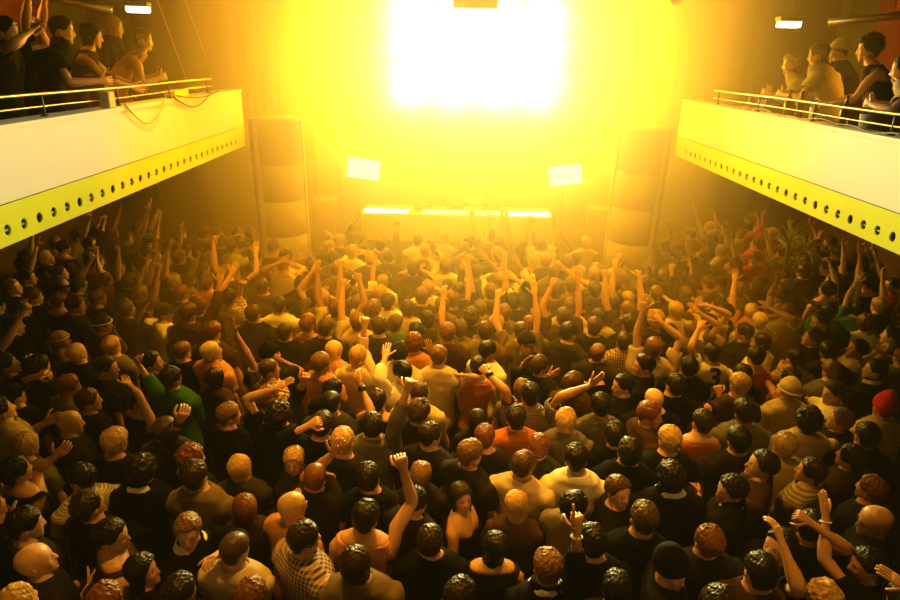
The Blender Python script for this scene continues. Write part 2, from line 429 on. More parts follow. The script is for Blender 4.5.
def make_person(spec):
    """spec: dict x,y,z (feet), yaw (0 = facing the stage, clockwise), h, fem, hair, hcol, top, sleeve, skin, arms {side:(target in world or local, pose)}"""
    g = spec.get
    P = dict(h=spec['h'], fem=g('fem', False), hyaw=rad(g('hyaw', 0)), hpitch=rad(g('hpitch', 0)), hroll=rad(g('hroll', 0)), build=g('build', 1.), seed=spec['seed'], lean=g('lean', (0,0)), collar=g('collar', False))
    P['cover'] = {'strapless':1.36,'tank':1.47}.get(spec['sleeve'], 1.5); P['sleeve'] = {'short':.72,'long':1.7,'mid':1.2}.get(spec['sleeve'], 0)
    sc = P['h']/1.75; fm = .88 if P['fem'] else 1.
    low = g('low', False)
    by = rad(spec['yaw']); Rw = Matrix.Rotation(-by, 3, 'Z'); Ri = Rw.inverted()
    P['arms'] = {}
    for side in (1, -1):
        a = spec['arms'].get(side)
        lean = P['lean']
        S = Vector((side*.168*fm*P['build'], -.008, 1.415)) + Vector((lean[0]*.74, lean[1]*.74, -(lean[0]**2+lean[1]**2)*.26))
        if a is None:   # hanging
            T = Vector((side*.275, .07, .885)); pose, pole = 'r', Vector((side*.9,-.8,0))
        else:
            T, pose, pole = a['T'], a['pose'], a.get('pole')
            T = Vector(T)/sc
            if pole is None:
                pole = Vector((side*1.0,-.25,-.45)) if T.z > 1.25 else Vector((side*.7,-.8,-.5))
            else: pole = Vector(pole)/sc-S if a.get('elbow') else Vector(pole)
        up = T.z > 1.45
        if up: S = S+Vector((-side*.012, 0, .03))
        d = (T-S).normalized()
        E, W = ik(S, T-d*.0, .295*(.94 if P['fem'] else 1), .255*(.94 if P['fem'] else 1), pole)
        ht = (W-E).normalized()
        hb = a.get('bend', 0) if a else 0
        if a and pose in 'o' and up: ht = (ht+Vector((0,.18,.25))).normalized()
        # thumb side: towards the middle of the body when raised, forward when hanging
        u = Vector((-side*.75,-.35,.1)) if up else (Vector((-side*.3, .3, 1)) if T.z > 1.05 else Vector((0,1,.1)))
        if a and a.get('u'): u = Vector(a['u'])
        # the fingers curl towards the palm: forward for a raised hand
        v = ht.cross((u-ht*u.dot(ht)).normalized())
        want = Vector((0,1,-.1)) if up else Vector((-side,.2,-.3))
        P['arms'][side] = dict(S=S, E=E, W=W, ht=ht, u=u, pose=pose, curl=1 if v.dot(want) > 0 else -1)
    skin = spec['skin']; hc = spec['hcol']
    mb = figure(P, 'body', low=low)
    o = mb.build('person', [skin, 'eye_white', 'eye_dark', 'lips', 'hair_'+(hc if hc not in ('pale blond','red') else 'light brown')])
    o.location = (spec['x'], spec['y'], spec.get('z', 0)); o.rotation_euler = (0,0,-by)
    st = spec['hair']
    if st != 'bald':
        k = spec.get('hatmat')
        if st in ('cap','beanie','bucket'):
            hair_mesh(P, 'buzz', low, spec['seed']).build('hair', ['hair_'+hc], o)
            hair_mesh(P, st, low, spec['seed']).build({'cap':'cap','beanie':'beanie','bucket':'bucket_hat'}[st], [k or 'top_black'], o)
        else: hair_mesh(P, st, low, spec['seed']).build('hair', ['hair_'+hc], o)
    sl = spec['sleeve']
    if sl == 'strapless': t = figure(P, 'top', .010, .84, 1.37, 0, low)
    elif sl == 'tank': t = figure(P, 'top', .010, .84, 1.485, 0, low)
    else: t = figure(P, 'top', {'short':.016,'long':.017,'mid':.016}[sl], .84, 1.526, {'short':.72,'long':1.7,'mid':1.2}[sl], low)
    if sl != 'bare':
        t.build({'short':'t_shirt','long':'jacket' if spec.get('jacket') else 'shirt','mid':'shirt','tank':'tank_top','strapless':'dress_top'}[sl], ['top_'+spec['top']], o)
    legs_mesh(P).build('trousers', [spec.get('legs', 'denim'), 'shoe'], o)
    P['obj'] = o; P['sc'] = sc
    for kind, side in spec.get('extras', ()):
        A = P['arms'].get(side) if side in (1, -1) else None
        m = MB()
        if kind in ('watch','bracelet','wristband'):
            t = (A['W']-A['E']).normalized(); c = A['W']-t*.025
            u = t.orthogonal().normalized(); w = t.cross(u); r = .031
            pts = [c+(u*math.cos(a*math.pi/8)+w*math.sin(a*math.pi/8))*r for a in range(17)]
            if kind == 'bracelet':
                for p in pts[:-1]: m.ball(p*sc, .0062*sc, 6, 5)
                m.build('bracelet', ['bead_white'], o)
            else:
                rings = []
                hw = .012 if kind == 'watch' else .022
                for d, k in ((-hw,0),(-hw,.004),(hw,.004),(hw,0)): rings.append([(q+(q-c).normalized()*k+t*d)*sc for q in pts[:-1]])
                m.loft(rings, 0, False, False)
                if kind == 'watch':
                    f = c+A['u'].cross(t).normalized()*.032; m.ball(f*sc, .015*sc, 8, 6)
                m.build(kind, ['strap_black'], o)
        if kind == 'glasses':
            HM, hp, hs = P['HM'], P['hp'], P['hs']
            for s in (-1, 1):
                m.tube([(HM @ (Vector((s*.031+.021*math.cos(a*math.pi/5), .098-.05*abs(.0+.25*math.cos(a*math.pi/5)*s > 0)*0, .117+.016*math.sin(a*math.pi/5)))*hs)+hp)*sc for a in range(11)], .0025*sc, 5, 0, False)
                m.tube([(HM @ (Vector(q)*hs)+hp)*sc for q in ((s*.052,.096,.120),(s*.072,.05,.122),(s*.079,-.01,.122))], .0025*sc, 5)
                m.add([(HM @ (Vector((s*.031+.021*math.cos(a*math.pi/5), .098, .117+.016*math.sin(a*math.pi/5)))*hs)+hp)*sc for a in range(10)], [tuple(range(10))])
            m.tube([(HM @ (Vector(q)*hs)+hp)*sc for q in ((-.012,.099,.120),(.012,.099,.120))], .0025*sc, 5)
            m.build('glasses', ['strap_black'], o)
        if kind == 'headband':
            HM, hp, hs = P['HM'], P['hp'], P['hs']
            rings = []
            for z, k in ((.152,.004),(.152,.0165),(.166,.0165),(.166,.004)):
                x, y = head_xy(np.full(NT, z), k, False)
                rings.append([(HM @ (Vector((x[j], y[j], z-.02*(1-CS[j])/2+.01))*hs)+hp)*sc for j in range(NT)])
            m.loft(rings, 0, False, False); m.build('headband', [spec.get('bandmat', 'top_white')], o)
    return o, P
BLIND_E, FLOOD_E, BAR_E = 9., 5., 7.
BLIND_W, BLIND_COL = 6000., (1,.45,.003)
CORE_W, CORE_COL = 62000., (.85,.74,.78)
LIGHTS = [
 ('area','crowd_wash_far',(0,7.2,5.6),(0,7.2,0),(5,1.0),100,(1,.42,.006),80),
 ('area','fascia_wash_left',(2.2,5.6,5.6),(-3,5.6,3.5),(6.0,.3),6.5,(.55,1,.9),22),
 ('area','fascia_wash_right',(-2.2,5.6,5.6),(3,5.6,3.5),(6.0,.3),6.5,(.55,1,.9),22),
 ('area','balcony_red_left',(-5.0,6.0,5.5),(-6.4,7.0,4.2),(.3,3),16,(1,.22,.03),140),
 ('area','balcony_red_right',(5.2,5.0,5.5),(6.4,6.5,4.2),(.3,2),7,(1,.22,.03),140),
 ('spot','table_wash',(0,4.6,5.6),(0,10.6,1.5),700,(1,.85,.4),22,.6,.1),
]+[('spot','par_can',(x,y,5.6),(x*1.1,y-.3 if y < 5.5 else y+.6,1.6),w_*8.5,(1,.38,.016),58 if y < 5 else 70,.9,.06) for x,y,w_ in ((-1.1,3.2,55),(1.1,3.3,55),(-2.2,5.8,65),(0,5.2,150),(2.2,5.8,65),(-4.2,6,42),(4.2,6,38))]
HAZES = [('hall_haze',-7,7,-3,13.6,-.3,6.1,.0012,(1,.8,.3),.2,(.0,(1,.7,.2))),
 ('floor_haze',-3.7,3.7,5.4,13.15,.02,5.7,.085,(1,.8,.3),.35,(.24,(1,.9,.03))),
 ('stage_haze',-4.4,4.4,10.15,13.1,.04,5.72,.30,(1,.9,.75),.3,(.1,(1,.9,.1)))]
# every dancer that can be told apart in the photograph: where the head is seen (tile, x, y), which way it faces, hair, clothes, hands, and a description
TILES = {'A':(0,300,4),'B':(225,300,4),'C':(450,300,4),'D':(675,300,4),'E':(0,450,4),'F':(225,450,4),'G':(450,450,4),'H':(675,450,4),
 'I':(0,215,5),'J':(180,215,5),'K':(360,215,5),'L':(540,215,5),'M':(720,215,5)}
# tile x y yaw hair colour top sleeve sex | hands | extras | label
PEOPLE = '''
A 60 110 60 s bk black l m | R:35,60,r | | man in black with one bent arm up at the dark edge under the balcony
A 245 165 70 t bl peach x f | R:300,240,r | headband | bare-shouldered woman in a peach dress wearing a pale headband over tied blond hair
A 405 105 50 s db charcoal s m | R:458,110,o | headband | dark-haired person with a pale headband and an upright open hand
A 345 208 10 0 bk dark l m | | | shaven-headed man in a dark long sleeve seen from behind, beside the woman in peach
A 428 205 20 s bl grey s m | | | short blond head peeking out beside the shaven man in dark sleeves
A 450 275 80 s bk black s m | | | dark-haired man in black tilting his bright face up towards the stage
A 42 268 50 s bk dark s m | R:20,318,f | | man with black hair holding a fist under his chin by the photographer
A 150 275 30 s bk black l m | R:135,262,g L:150,300,g | | man in black holding a camera up with both hands
A 225 362 40 s gi khaki s m | | | ginger-haired person in a khaki top just below the photographer
A 108 395 20 C bk black s m | | | person in a black cap and black tee, low beside the photographer
A 405 412 50 s br black s m | | | brown-haired man in black with a lit shoulder, in front of the upward-looking man
A 255 512 60 0 db dark s m | | | bald man in dark looking towards the right, near a bare bent arm
A 655 62 70 C bk white s m | L:590,35,o,510,100 | | man in black cap and white tee with his elbow bent high beside his head
A 775 52 10 c br dark l m | | | person with curly brown hair and a dark shirt behind the capped white tee
A 850 140 20 s gi brown s m | | | ginger-haired person in brown, next to the curly brown head
A 737 222 10 b lb black s m | | | close-cropped light brown head above a black tee, seen from behind
A 838 222 50 b pb peach s m | | | pale close-cropped man in a peach tee facing the stage at an angle
A 600 255 70 s bk black s m | | | small dark-haired face glimpsed behind the raised green sleeve
A 690 322 20 s db green l m | L:545,240,f,640,400 R:800,395,f | | man in a green jacket with one fist pushed up and his arms spread
A 812 318 30 o db brown l f | | | dark bobbed hair over a brown top, next to the green jacket
A 555 400 40 s db black t f | R:500,300,r | | person in a black vest lifting a bare forearm in front of the green jacket
A 650 530 10 b br charcoal l m | R:698,460,g,690,560 | wristband | cropped brown head with a raised hand in a pale cuff gripping something small
A 20 445 40 s db cream s m | R:150,500,r,60,560 | | man in a cream tee whose bright forearm bends across at the far edge
A 130 585 20 s bl grey s m | | | blond crown low at the edge, in a grey tee
A 495 592 10 s bl black s m | | | spiky blond hair above a black tee
A 300 30 60 s br charcoal s m | R:260,80,f | | brown-haired person with a folded arm lit at the elbow
A 90 35 40 s db black l m | L:55,60,r | | dark-haired person in black long sleeves with an arm folded up
B 180 287 60 b br plaid s m | L:18,78,o,95,270 | | man in a plaid shirt with cropped hair, one long arm stretched straight up
B 120 62 10 s br black s m | | | brown-haired man in a black tee standing beside the white tee
B 215 32 0 s db white s m | | | man with dark hair in a bright white tee seen from behind
B 245 132 10 b db black s m | R:318,215,f | | man in black with cropped dark hair right below the white tee, fist raised
B 340 105 20 s gi orange t f | R:335,55,r,430,100 | | ginger-haired woman in an orange vest with an arm arched over her head
B 480 97 10 s br dark s m | | | broad-shouldered brown-haired man in a dark tee
B 540 235 20 s bl cream l m | R:575,80,f,545,190 | | blond person in cream sleeves with one straight pale arm and fist up
B 405 257 40 s lb peach s m | | | light brown-haired man in a peach tee with his face turned aside
B 458 222 20 l pb pink s f | | | woman with long pale blond hair and a pink top
B 425 372 40 s bk black s m | | | black-haired man in a black tee in front of the peach tee
B 600 420 10 s db black t m | L:520,310,r,575,460 | wristband-1 | dark-haired person in a black vest, bent arm with a black wristband
B 680 92 10 s br green s m | | | brown-haired man in a green tee seen from behind
B 758 182 0 c gi peach s m | L:705,185,r,690,260 R:815,180,r,830,240 | | curly ginger person with both hands clasped on the head
B 728 228 10 C bl cream s m | | | person in a pale cap just below the two hands on a head
B 722 305 -40 s bk white l m | L:660,210,o,620,330 | | dark-haired man in a white shirt raising an open hand beside the green tee
B 842 242 10 s lb cream s m | | | light brown-haired man in a cream tee behind the white shirt
B 172 408 20 c gi black l m | R:320,305,f,290,400 | | person with orange curls and a forearm raised to a clenched hand
B 255 470 20 c db black s m | L:250,330,o | | person with dark brown curls in black, below the orange curls
B 515 432 10 b bk charcoal s m | | | close-cropped black-haired man in charcoal, behind the outstretched grey sleeve
B 540 510 0 s bk grey l m | R:685,330,f,650,480 | | black-haired man in a grey long-sleeve with an arm stretched up and out
B 768 442 30 c br dark s m | L:720,465,o | | curly brown-haired person beside an open waving hand
B 812 535 40 s db dark s m | | | dark reddish-haired man with his face lowered below the waving hand
B 390 500 10 s db black l m | L:345,470,f | | person in black long sleeves holding one fist level with the eyes
B 22 470 50 s lb black l m | | | light-haired face above black, beside the orange curls
B 290 592 10 s bl dark s m | | | blond crown below the raised fist, dark tee
B 700 400 10 s br cream s m | | | brown-haired man in cream half hidden behind the grey sleeve
B 645 25 0 s bl grey s m | | | short blond person in grey above the green tee
B 768 45 10 s br white s m | | | brown-haired person in white next to the short blond in grey
B 872 32 0 s lb khaki s m | | | light brown head over a khaki tee, in the golden haze near the middle
B 808 108 0 s db black s m | | | dark-haired person in black behind the two hands on a head
B 885 110 10 s lb brown s m | | | light brown-haired person in a brown tee by the dark-haired one in black
B 425 32 10 s gi cream s m | | | ginger head over cream in front of the hazy middle
B 560 30 0 s lb charcoal s m | | | light brown head over charcoal, beyond the straight pale arm
C 25 25 0 s lb brown s m | | | light brown head above a brown top in the hazy middle rows
C 82 75 0 c br dark s m | | | big round curly brown head with a dark top in the middle rows
C 150 75 10 s bl grey s m | | | blond head beside the big round curly one
C 258 100 10 b gi khaki l m | | | cropped ginger man with broad sloping shoulders in khaki
C 350 70 0 s gi brown l m | | | ginger-haired man in a brown top standing tall in the haze
C 215 65 0 s bl charcoal s m | | | blond head between the curly and the cropped ginger ones
C 178 212 60 s db white l m | | | dark-haired man in a white shirt, face turned to the side
C 90 270 0 s db orange t f | L:20,275,r,105,330 | | person with bare back in an orange vest and an arm bent sharply up
C 300 190 160 C db charcoal s m | R:245,262,o L:285,262,o | | man in a cap facing the camera and clapping
C 345 252 60 s br dark s m | | | brown-haired man in a dark tee, chin down, in front of the cap
C 490 138 50 s db charcoal l m | R:515,215,f | | dark-haired man in a charcoal jacket with his forearms crossed
C 545 122 10 s br black s m | | | brown-haired man in black next to the crossed forearms
C 642 98 0 s db cream s m | | | dark-haired man in a cream tee with a strong neck
C 690 162 10 b db plaid s m | | | shaven dark head over a plaid shirt, seen from behind
C 590 212 30 b lb charcoal l m | | jacket | heavy cropped man in a charcoal jacket with collar up
C 768 275 -90 s bk black s m | | | black-haired man in black, sharp profile towards the left
C 700 350 -90 s bk black l m | | | dark profile in black long sleeves, below another one alike
C 815 400 0 0 lb black l m | | collar-white | shaven pale head above a white collar and black jacket
C 515 352 60 s br brown l m | R:575,330,o,470,385 | | brown-haired man leaning sideways behind a yellow-lit forearm
C 318 395 0 s bk striped_dark s m | L:128,268,f,215,385 R:590,330,o,440,400 | wristband-1 | man in a striped tee with both arms spread wide and up
C 282 360 10 l lb khaki s f | | | light brown long-haired woman behind the striped tee
C 142 492 0 l db dark s f | | | woman with long dark hair in dark, near the bottom middle rows
C 255 500 0 s db orange s m | | | dark-haired person in an orange tee below the striped tee
C 465 490 20 s bl grey l m | R:455,535,g | | blond person in grey holding a small bright thing
C 605 425 10 s bk grey s m | R:620,460,r,540,530 | wristband | black-haired man in grey with his own hand curled over his crown
C 702 470 120 s gi brown s m | | | small ginger face tilted back between dark heads
C 720 540 10 s bk black s m | | | black-haired crown beside the tilted ginger face
C 835 578 0 s bl black s m | | | bright blond crown below the white collar
C 880 355 0 s bk black s m | | | dark head in black by the white collar
C 885 250 10 s bk black s m | | | dark head in black behind the black-haired profile
C 155 590 0 s gi dark s m | | | ginger crown in the gap below the long dark hair
C 315 588 10 s gi charcoal s m | | | ginger crown below the striped tee
C 825 205 10 s lb cream s m | L:795,20,o,740,120 R:850,60,o | | person with both bare arms thrown high near the dark profiles
C 872 125 0 c bk dark s m | | | black curly head catching yellow light on top
C 485 25 10 s lb cream s m | | | light head in cream among the rows behind the crossed forearms
C 690 25 10 s db black s m | | | dark-haired person in black farther back than the cream tee
C 745 20 10 b lb black s m | | | cropped light head over a black tee, near the two high arms
D 215 50 -60 s bk black s m | | | black-haired man in black turned towards the left behind the jersey
D 325 82 0 b pb cream s m | | | pale cropped person in a cream top behind the white tee
D 262 140 -40 s db black s m | | | dark-haired person in black between the jersey and the pale cropped one
D 165 228 0 s bk white s m | L:120,90,r,70,190 | jersey | man in a white sports jersey with a big dark 3 on the back
D 342 180 -60 s db white s m | | | dark-haired man in a white tee looking left
D 340 248 0 s db orange t m | | | dark cropped person in an orange vest in front of the white tee
D 265 300 0 o bk black s f | | | black bob just behind the raised fist
D 250 352 0 s bl brown s m | L:205,385,f,200,500 | | blond man in brown with a raised fist at his temple
D 520 80 -80 s bk charcoal s m | | | black-haired man in charcoal in profile to the left
D 545 155 -70 s db black s m | | | dark-haired face looking left just below another profile
D 592 215 10 s db dark s m | | | dark-haired man in dark by the khaki stripes
D 515 250 0 s bk striped_khaki s m | | | black-haired man in a khaki striped tee
D 455 308 -30 c db orange t f | L:440,250,o,370,320 | | curly dark-haired woman in an orange vest with a hand flung up
D 465 370 -10 K bl cream s m | | | person in a cream bucket hat and cream tee
D 710 102 20 c gi white s m | | | person with ginger curls and a white tee near the dark side
D 705 205 -80 s db cream l m | L:640,258,f | | man with a cream collar drinking, his fist at his mouth
D 790 290 -60 s db dark l m | | collar-cream | dark-haired man in a dark jacket with a cream collar
D 630 380 -90 s db white l m | L:590,405,o,700,440 R:455,415,f,590,410 | watch-1 | dark-haired man in a white shirt whose watch arm reaches across the bucket hat
D 828 442 0 B rd yellow s m | | | person in a red beanie and yellow tee at the dark side
D 280 460 0 s db grey s m | | | dark-haired man in a light grey tee near the bottom of the row
D 520 500 10 c db cream s m | R:530,510,r | | curly dark-haired person in cream with a hand on the back of the head
D 660 500 -60 s lb dark s m | | | light brown-haired man in dark turned left, below the white shirt
D 130 520 0 s db orange t m | R:160,475,r,100,560 | | person in an orange vest with a bare elbow pushed forward
D 720 562 10 s bk black s m | | | black crown below the light brown-haired man in dark
D 312 560 0 s bk dark s m | | | small dark crown below the light grey tee
D 640 60 60 s db green s m | L:560,20,o,640,30 | | person in a green tee with an arm stretched level towards the stage
D 855 150 -50 s bk brown t m | L:790,170,r | | dark-haired person in brown with a lit bare shoulder
D 30 130 0 s lb khaki s m | R:60,20,o | | person in khaki with one arm straight up beside the jersey
D 430 60 20 s lb cream s m | R:350,20,o L:430,40,o | | person in cream with both forearms crossed in the air
D 570 290 0 s lb grey s m | | | light brown head in grey right behind the cream collar
E 350 112 -70 s bk striped_white s m | | | black-haired man with a white striped shirt, face turned left
E 575 105 0 c bk black l m | | collar-white | round black curls rimmed with light, black jacket
E 712 100 40 c gi black l m | | collar-white | big ginger curls above a white collar and a black jumper
E 745 345 165 s lb black l m | L:870,440,r | collar-white | man facing the camera with a white shirt collar and black jumper
E 165 420 60 0 db dark s m | R:330,490,o L:225,505,o | | bald man clapping at the bottom corner
E 145 285 50 s bk charcoal s m | L:92,245,o,40,340 | bracelet-1 | dark-haired man with a hand raised before his face, bracelet on the wrist
E 330 250 30 s db black l m | R:460,215,f | | person in black hunched forward with one ear-high hand
E 390 375 80 s bk brown t m | | | person with bare shoulders in brown bending forward
E 615 425 80 o bk black s f | | | woman in black in dim red profile to the right
E 555 570 10 s gi black s m | | | ginger crown at the bottom beside the collared man
E 735 570 10 s db black s m | | | dark tousled crown at the bottom below the collared man
E 885 585 10 s gi dark s m | | | ginger crown at the bottom beside the collared man's raised hand
E 160 592 10 s bl cream l m | | | blond crown with cream sleeves at the bottom corner
E 60 110 20 s bk black t m | R:235,15,r,140,110 | | man in a black vest with a bare arm bent up above him
E 850 70 10 s db khaki l m | | | man in a khaki jacket near the ginger curls
E 25 250 20 s bk black s m | R:15,200,r | | dark figure at the very edge with a hand near the shoulder
F 285 50 170 l bl dark s f | R:155,130,o | | blond long-haired woman facing the camera with a hand up
F 410 115 10 b gi dark s m | L:292,205,f,445,185 R:500,5,o,425,50 | | cropped ginger man with both bent arms folded above his head
F 238 272 50 b bl peach s m | | | pale cropped man in peach beside a long brown sleeve
F 95 245 -30 o gi brown s f | | | woman with a ginger bob in brown by the long sleeve
F 70 420 20 b br cream s m | R:60,525,r | | cropped brown head over a cream tee at the bottom
F 300 370 60 s db plaid l m | L:110,320,o,270,360 | | man in a plaid long sleeve reaching across with his forearm
F 385 392 0 o db khaki l m | | | man with longish dark hair and a khaki shirt, back to the camera
F 560 285 10 s bk peach t m | R:695,45,f,785,190 | | man in a peach vest punching his whole bare arm into the air
F 682 190 60 s bk dark s m | | | black-haired man with a lowered face next to the punching arm
F 820 350 0 s db black s m | | | broad man in a black tee with short brown hair at the bottom centre
F 800 130 10 l lb dark s f | | | light brown long-haired woman behind the punching arm
F 62 95 10 l bl charcoal s f | | | blond straight-haired woman near the open raised hand
F 560 130 0 s bk black s m | | | dark-haired man in black between the punching arm and bent elbows
G 35 180 160 l db black x f | | | brunette woman facing the camera in a strapless black dress
G 160 42 60 s lb dark s m | | | light brown-haired man in a dark tee looking down to the right
G 300 45 30 s br cream s m | | | brown-haired man in a cream tee seen from behind
G 478 50 10 s bk white s m | L:392,100,f | | black-haired man in a white tee with a fist at shoulder height
G 252 235 20 l bl brown l f | | | blond long-haired woman in brown between the cream tee and the brunette
G 465 230 70 s bk khaki l m | | | dark-haired man in a khaki shirt bowing his head
G 168 400 0 l bk dark t f | | | woman with long straight black hair and bare shoulders at the bottom
G 445 500 0 s lb black l m | R:570,285,p,565,500 | bracelet collar-white | light-tipped man pointing one finger up, white bead bracelet on the wrist
G 690 170 150 s br black s m | | | brown-haired man in black with face lowered towards the camera
G 862 105 0 c bk black l m | | collar-white | black curly man with a white collar in a black jumper
G 820 315 10 s br black s m | | | brown-topped head in the dark below the white-collared curls
G 880 480 150 B bk dark s m | | | dim red face under a dark beanie at the bottom
G 585 400 0 s bk black s m | | | black head beside the pointing arm
G 640 540 10 s bk dark s m | R:660,530,o | | dark person with an open red-lit hand beside the pointing arm
G 40 590 30 s db black s m | | | dark shoulder and head at the bottom below the brunette
G 765 30 10 s bk black s m | | | black figure with wide shoulders below the shaven pale head
H 215 158 -85 s bk black l m | L:75,140,f | collar-white | black-haired man in black in clean profile with a white collar
H 288 60 -80 s db brown l m | | | man in brown tipping his face back to the left
H 535 85 -50 s db striped_khaki l m | L:450,220,r | | man in a striped khaki shirt leaning to the left
H 725 150 -20 s gi dark l m | | | ginger-haired man in a dark jacket near the bald one
H 790 362 -80 0 db black l m | | glasses | bald man in black wearing dark glasses
H 790 480 -80 s bk black s m | L:648,230,o,560,430 | bracelet-1 | black-haired man at the corner pushing one bare arm up, palm forward
H 410 410 -120 s bk black s m | L:440,345,r | | dim face looking left in the dark gap
H 470 545 0 c bl brown s f | | | blond-brown curls at the bottom
H 200 565 0 s db black s m | | | dark crown at the bottom, lit on the parting
H 22 440 0 s gi dark s m | | | ginger-topped head at the bottom beside the dark gap
H 525 330 20 s bk black s m | R:520,275,f | | person in black whose small fist is raised in the dark gap
H 680 35 -30 s db brown s m | | | dark-haired reddish face in brown behind the ginger-haired man
H 895 590 0 s bk dark l m | R:885,480,o | | person at the very corner with a hand held up
H 330 450 10 s bk brown l m | | | dim brown shoulder in the dark gap beside the profile
H 440 30 0 s bl cream s m | | | blond person in cream behind the striped khaki shirt
I 115 262 40 C bk black l m | | |
I 78 370 70 s lb charcoal s m | R:130,425,f | |
I 135 325 60 s bk black s m | | |
I 240 222 50 s bl dark l m | | |
I 312 300 60 s br dark t f | R:350,345,f,385,470 | |
I 395 158 70 s db black l m | | collar-cream |
I 340 175 40 s db black t m | L:300,180,o,370,280 | |
I 515 132 60 s br black l m | | collar-white |
I 635 125 70 s br dark l m | | |
I 740 122 60 s db dark s m | | |
I 738 200 50 s db black t f | R:725,265,o,740,400 | |
I 540 330 20 s lb peach t f | R:605,265,o,635,350 | |
I 480 240 40 s db peach t m | R:475,180,o,500,280 | |
I 490 430 40 s lb dark s m | R:660,490,r | |
I 285 440 20 s gi black t m | L:240,445,r,300,520 R:325,450,r,390,515 | |
I 200 425 40 s gi dark s m | | |
I 815 300 50 s bl peach s m | | |
I 865 345 40 s bl dark s m | | |
J 122 100 10 s br brown l m | | |
J 12 90 20 s br dark s m | | |
J 150 222 10 s lb brown t f | R:270,260,r,220,260 | |
J 145 350 10 s br orange s m | R:275,262,o,215,390 | |
J 255 420 20 s db plaid s m | R:315,340,f,300,410 | |
J 40 395 10 s gi dark s m | | |
J 65 478 10 s br brown l m | | |
J 205 310 20 s lb brown s m | | |
J 420 370 0 s br brown s m | | |
J 610 352 10 s db black s m | | |
J 665 405 10 s br black s m | | |
J 765 440 10 s bl khaki s m | | |
J 840 400 10 s lb khaki s m | R:800,465,r | |
J 640 262 0 s br brown s m | | |
J 505 120 10 s lb brown t m | R:545,170,r,600,200 | |
J 415 120 10 s lb khaki s m | R:420,140,r,465,210 | |
J 330 100 10 s br charcoal s m | L:300,95,r | |
J 785 285 10 s lb khaki s m | R:840,290,r | |
J 790 135 10 s bl khaki s m | L:760,150,o R:830,200,r | |
J 250 130 20 s br dark l m | | |
J 380 225 30 s br charcoal s m | | |
J 525 260 10 s lb cream t m | L:515,220,o R:540,215,o | |
J 585 145 10 s lb khaki t f | R:588,100,o | |
K 130 470 0 c lb brown s m | | |
K 282 480 0 s br cream s m | | |
K 340 552 0 s db brown s m | | |
K 415 452 0 s lb brown s m | | |
K 485 440 0 s br brown s m | | |
K 552 505 0 s br khaki s m | | |
K 630 430 0 s lb brown s m | | |
K 642 510 0 s lb khaki s m | | |
K 715 505 0 s lb khaki s m | | |
K 770 552 0 b br khaki s m | | |
K 880 510 0 s br brown s m | | |
K 432 545 0 s br khaki s m | | |
K 180 535 0 s br charcoal s m | | |
K 690 330 0 s bl white l m | L:680,265,o R:790,215,o | |
K 740 440 0 s db dark l m | R:742,290,o | |
K 42 540 0 s lb cream s m | | |
K 330 385 0 s bl white s m | R:395,360,r | |
K 430 265 0 s lb white l m | L:360,160,o,400,220 R:505,295,r | |
K 590 300 0 s br khaki s m | R:650,200,o | |
L 245 148 -20 s pb cream s m | | |
L 85 390 0 c br brown s m | | |
L 190 462 0 s br brown s m | L:125,465,r | |
L 310 405 0 s br brown s m | | |
L 490 360 0 c br dark s m | | |
L 630 320 10 s lb dark l m | R:580,262,r,530,310 | |
L 700 382 -20 o lb brown l f | | |
L 485 450 0 b bl black s m | | |
L 398 462 0 s lb brown s m | | |
L 355 545 0 s db black s m | | |
L 672 488 -10 s bl cream s m | | |
L 645 565 0 c bl dark s m | | |
L 825 355 -30 s gi khaki l m | | |
L 835 555 -30 s db cream s m | R:850,430,r | |
L 690 205 -50 s br dark s m | | |
L 780 212 -70 s br black s m | | |
L 392 345 0 s lb khaki s m | | |
L 560 400 0 s lb brown s m | L:540,480,o R:600,380,o | |
L 690 20 -30 s lb khaki s m | | |
L 745 78 -30 s br brown s m | | |
L 830 132 -40 s br brown s m | | |
L 60 290 0 s lb khaki s m | R:110,235,r | |
L 150 370 0 s lb khaki s m | R:175,290,o | |
L 275 310 0 s bl cream s m | L:240,430,r R:255,330,o | |
M 30 62 -40 s br charcoal s m | | |
M 98 98 -40 o gi cream s f | | |
M 142 22 -30 s br dark s m | | |
M 178 150 -30 s br red l m | | |
M 232 235 -20 s br red s m | | |
M 185 62 -10 s gi orange l m | | |
M 258 102 -20 s bl orange s m | | |
M 65 262 -40 s br dark s m | | |
M 92 378 -20 o bl cream s f | | |
M 182 352 -30 o gi dark s f | | |
M 50 482 -30 s db cream s m | | |
M 310 420 -20 s db brown t m | L:300,300,o,250,400 R:320,480,r | |
M 170 500 0 b pb peach s m | | |
M 500 268 -40 s bk black l m | | |
M 590 340 -30 s br dark s m | | |
M 530 380 -20 c bk brown t m | | |
M 690 480 60 s bk green s m | L:695,315,o,640,400 | |
M 725 350 -30 s bk black t m | L:700,150,o,690,270 | |
M 850 358 -85 s db red s m | | |
M 405 285 -20 s db brown s m | | |
M 580 200 -20 s db brown l m | | |
'''
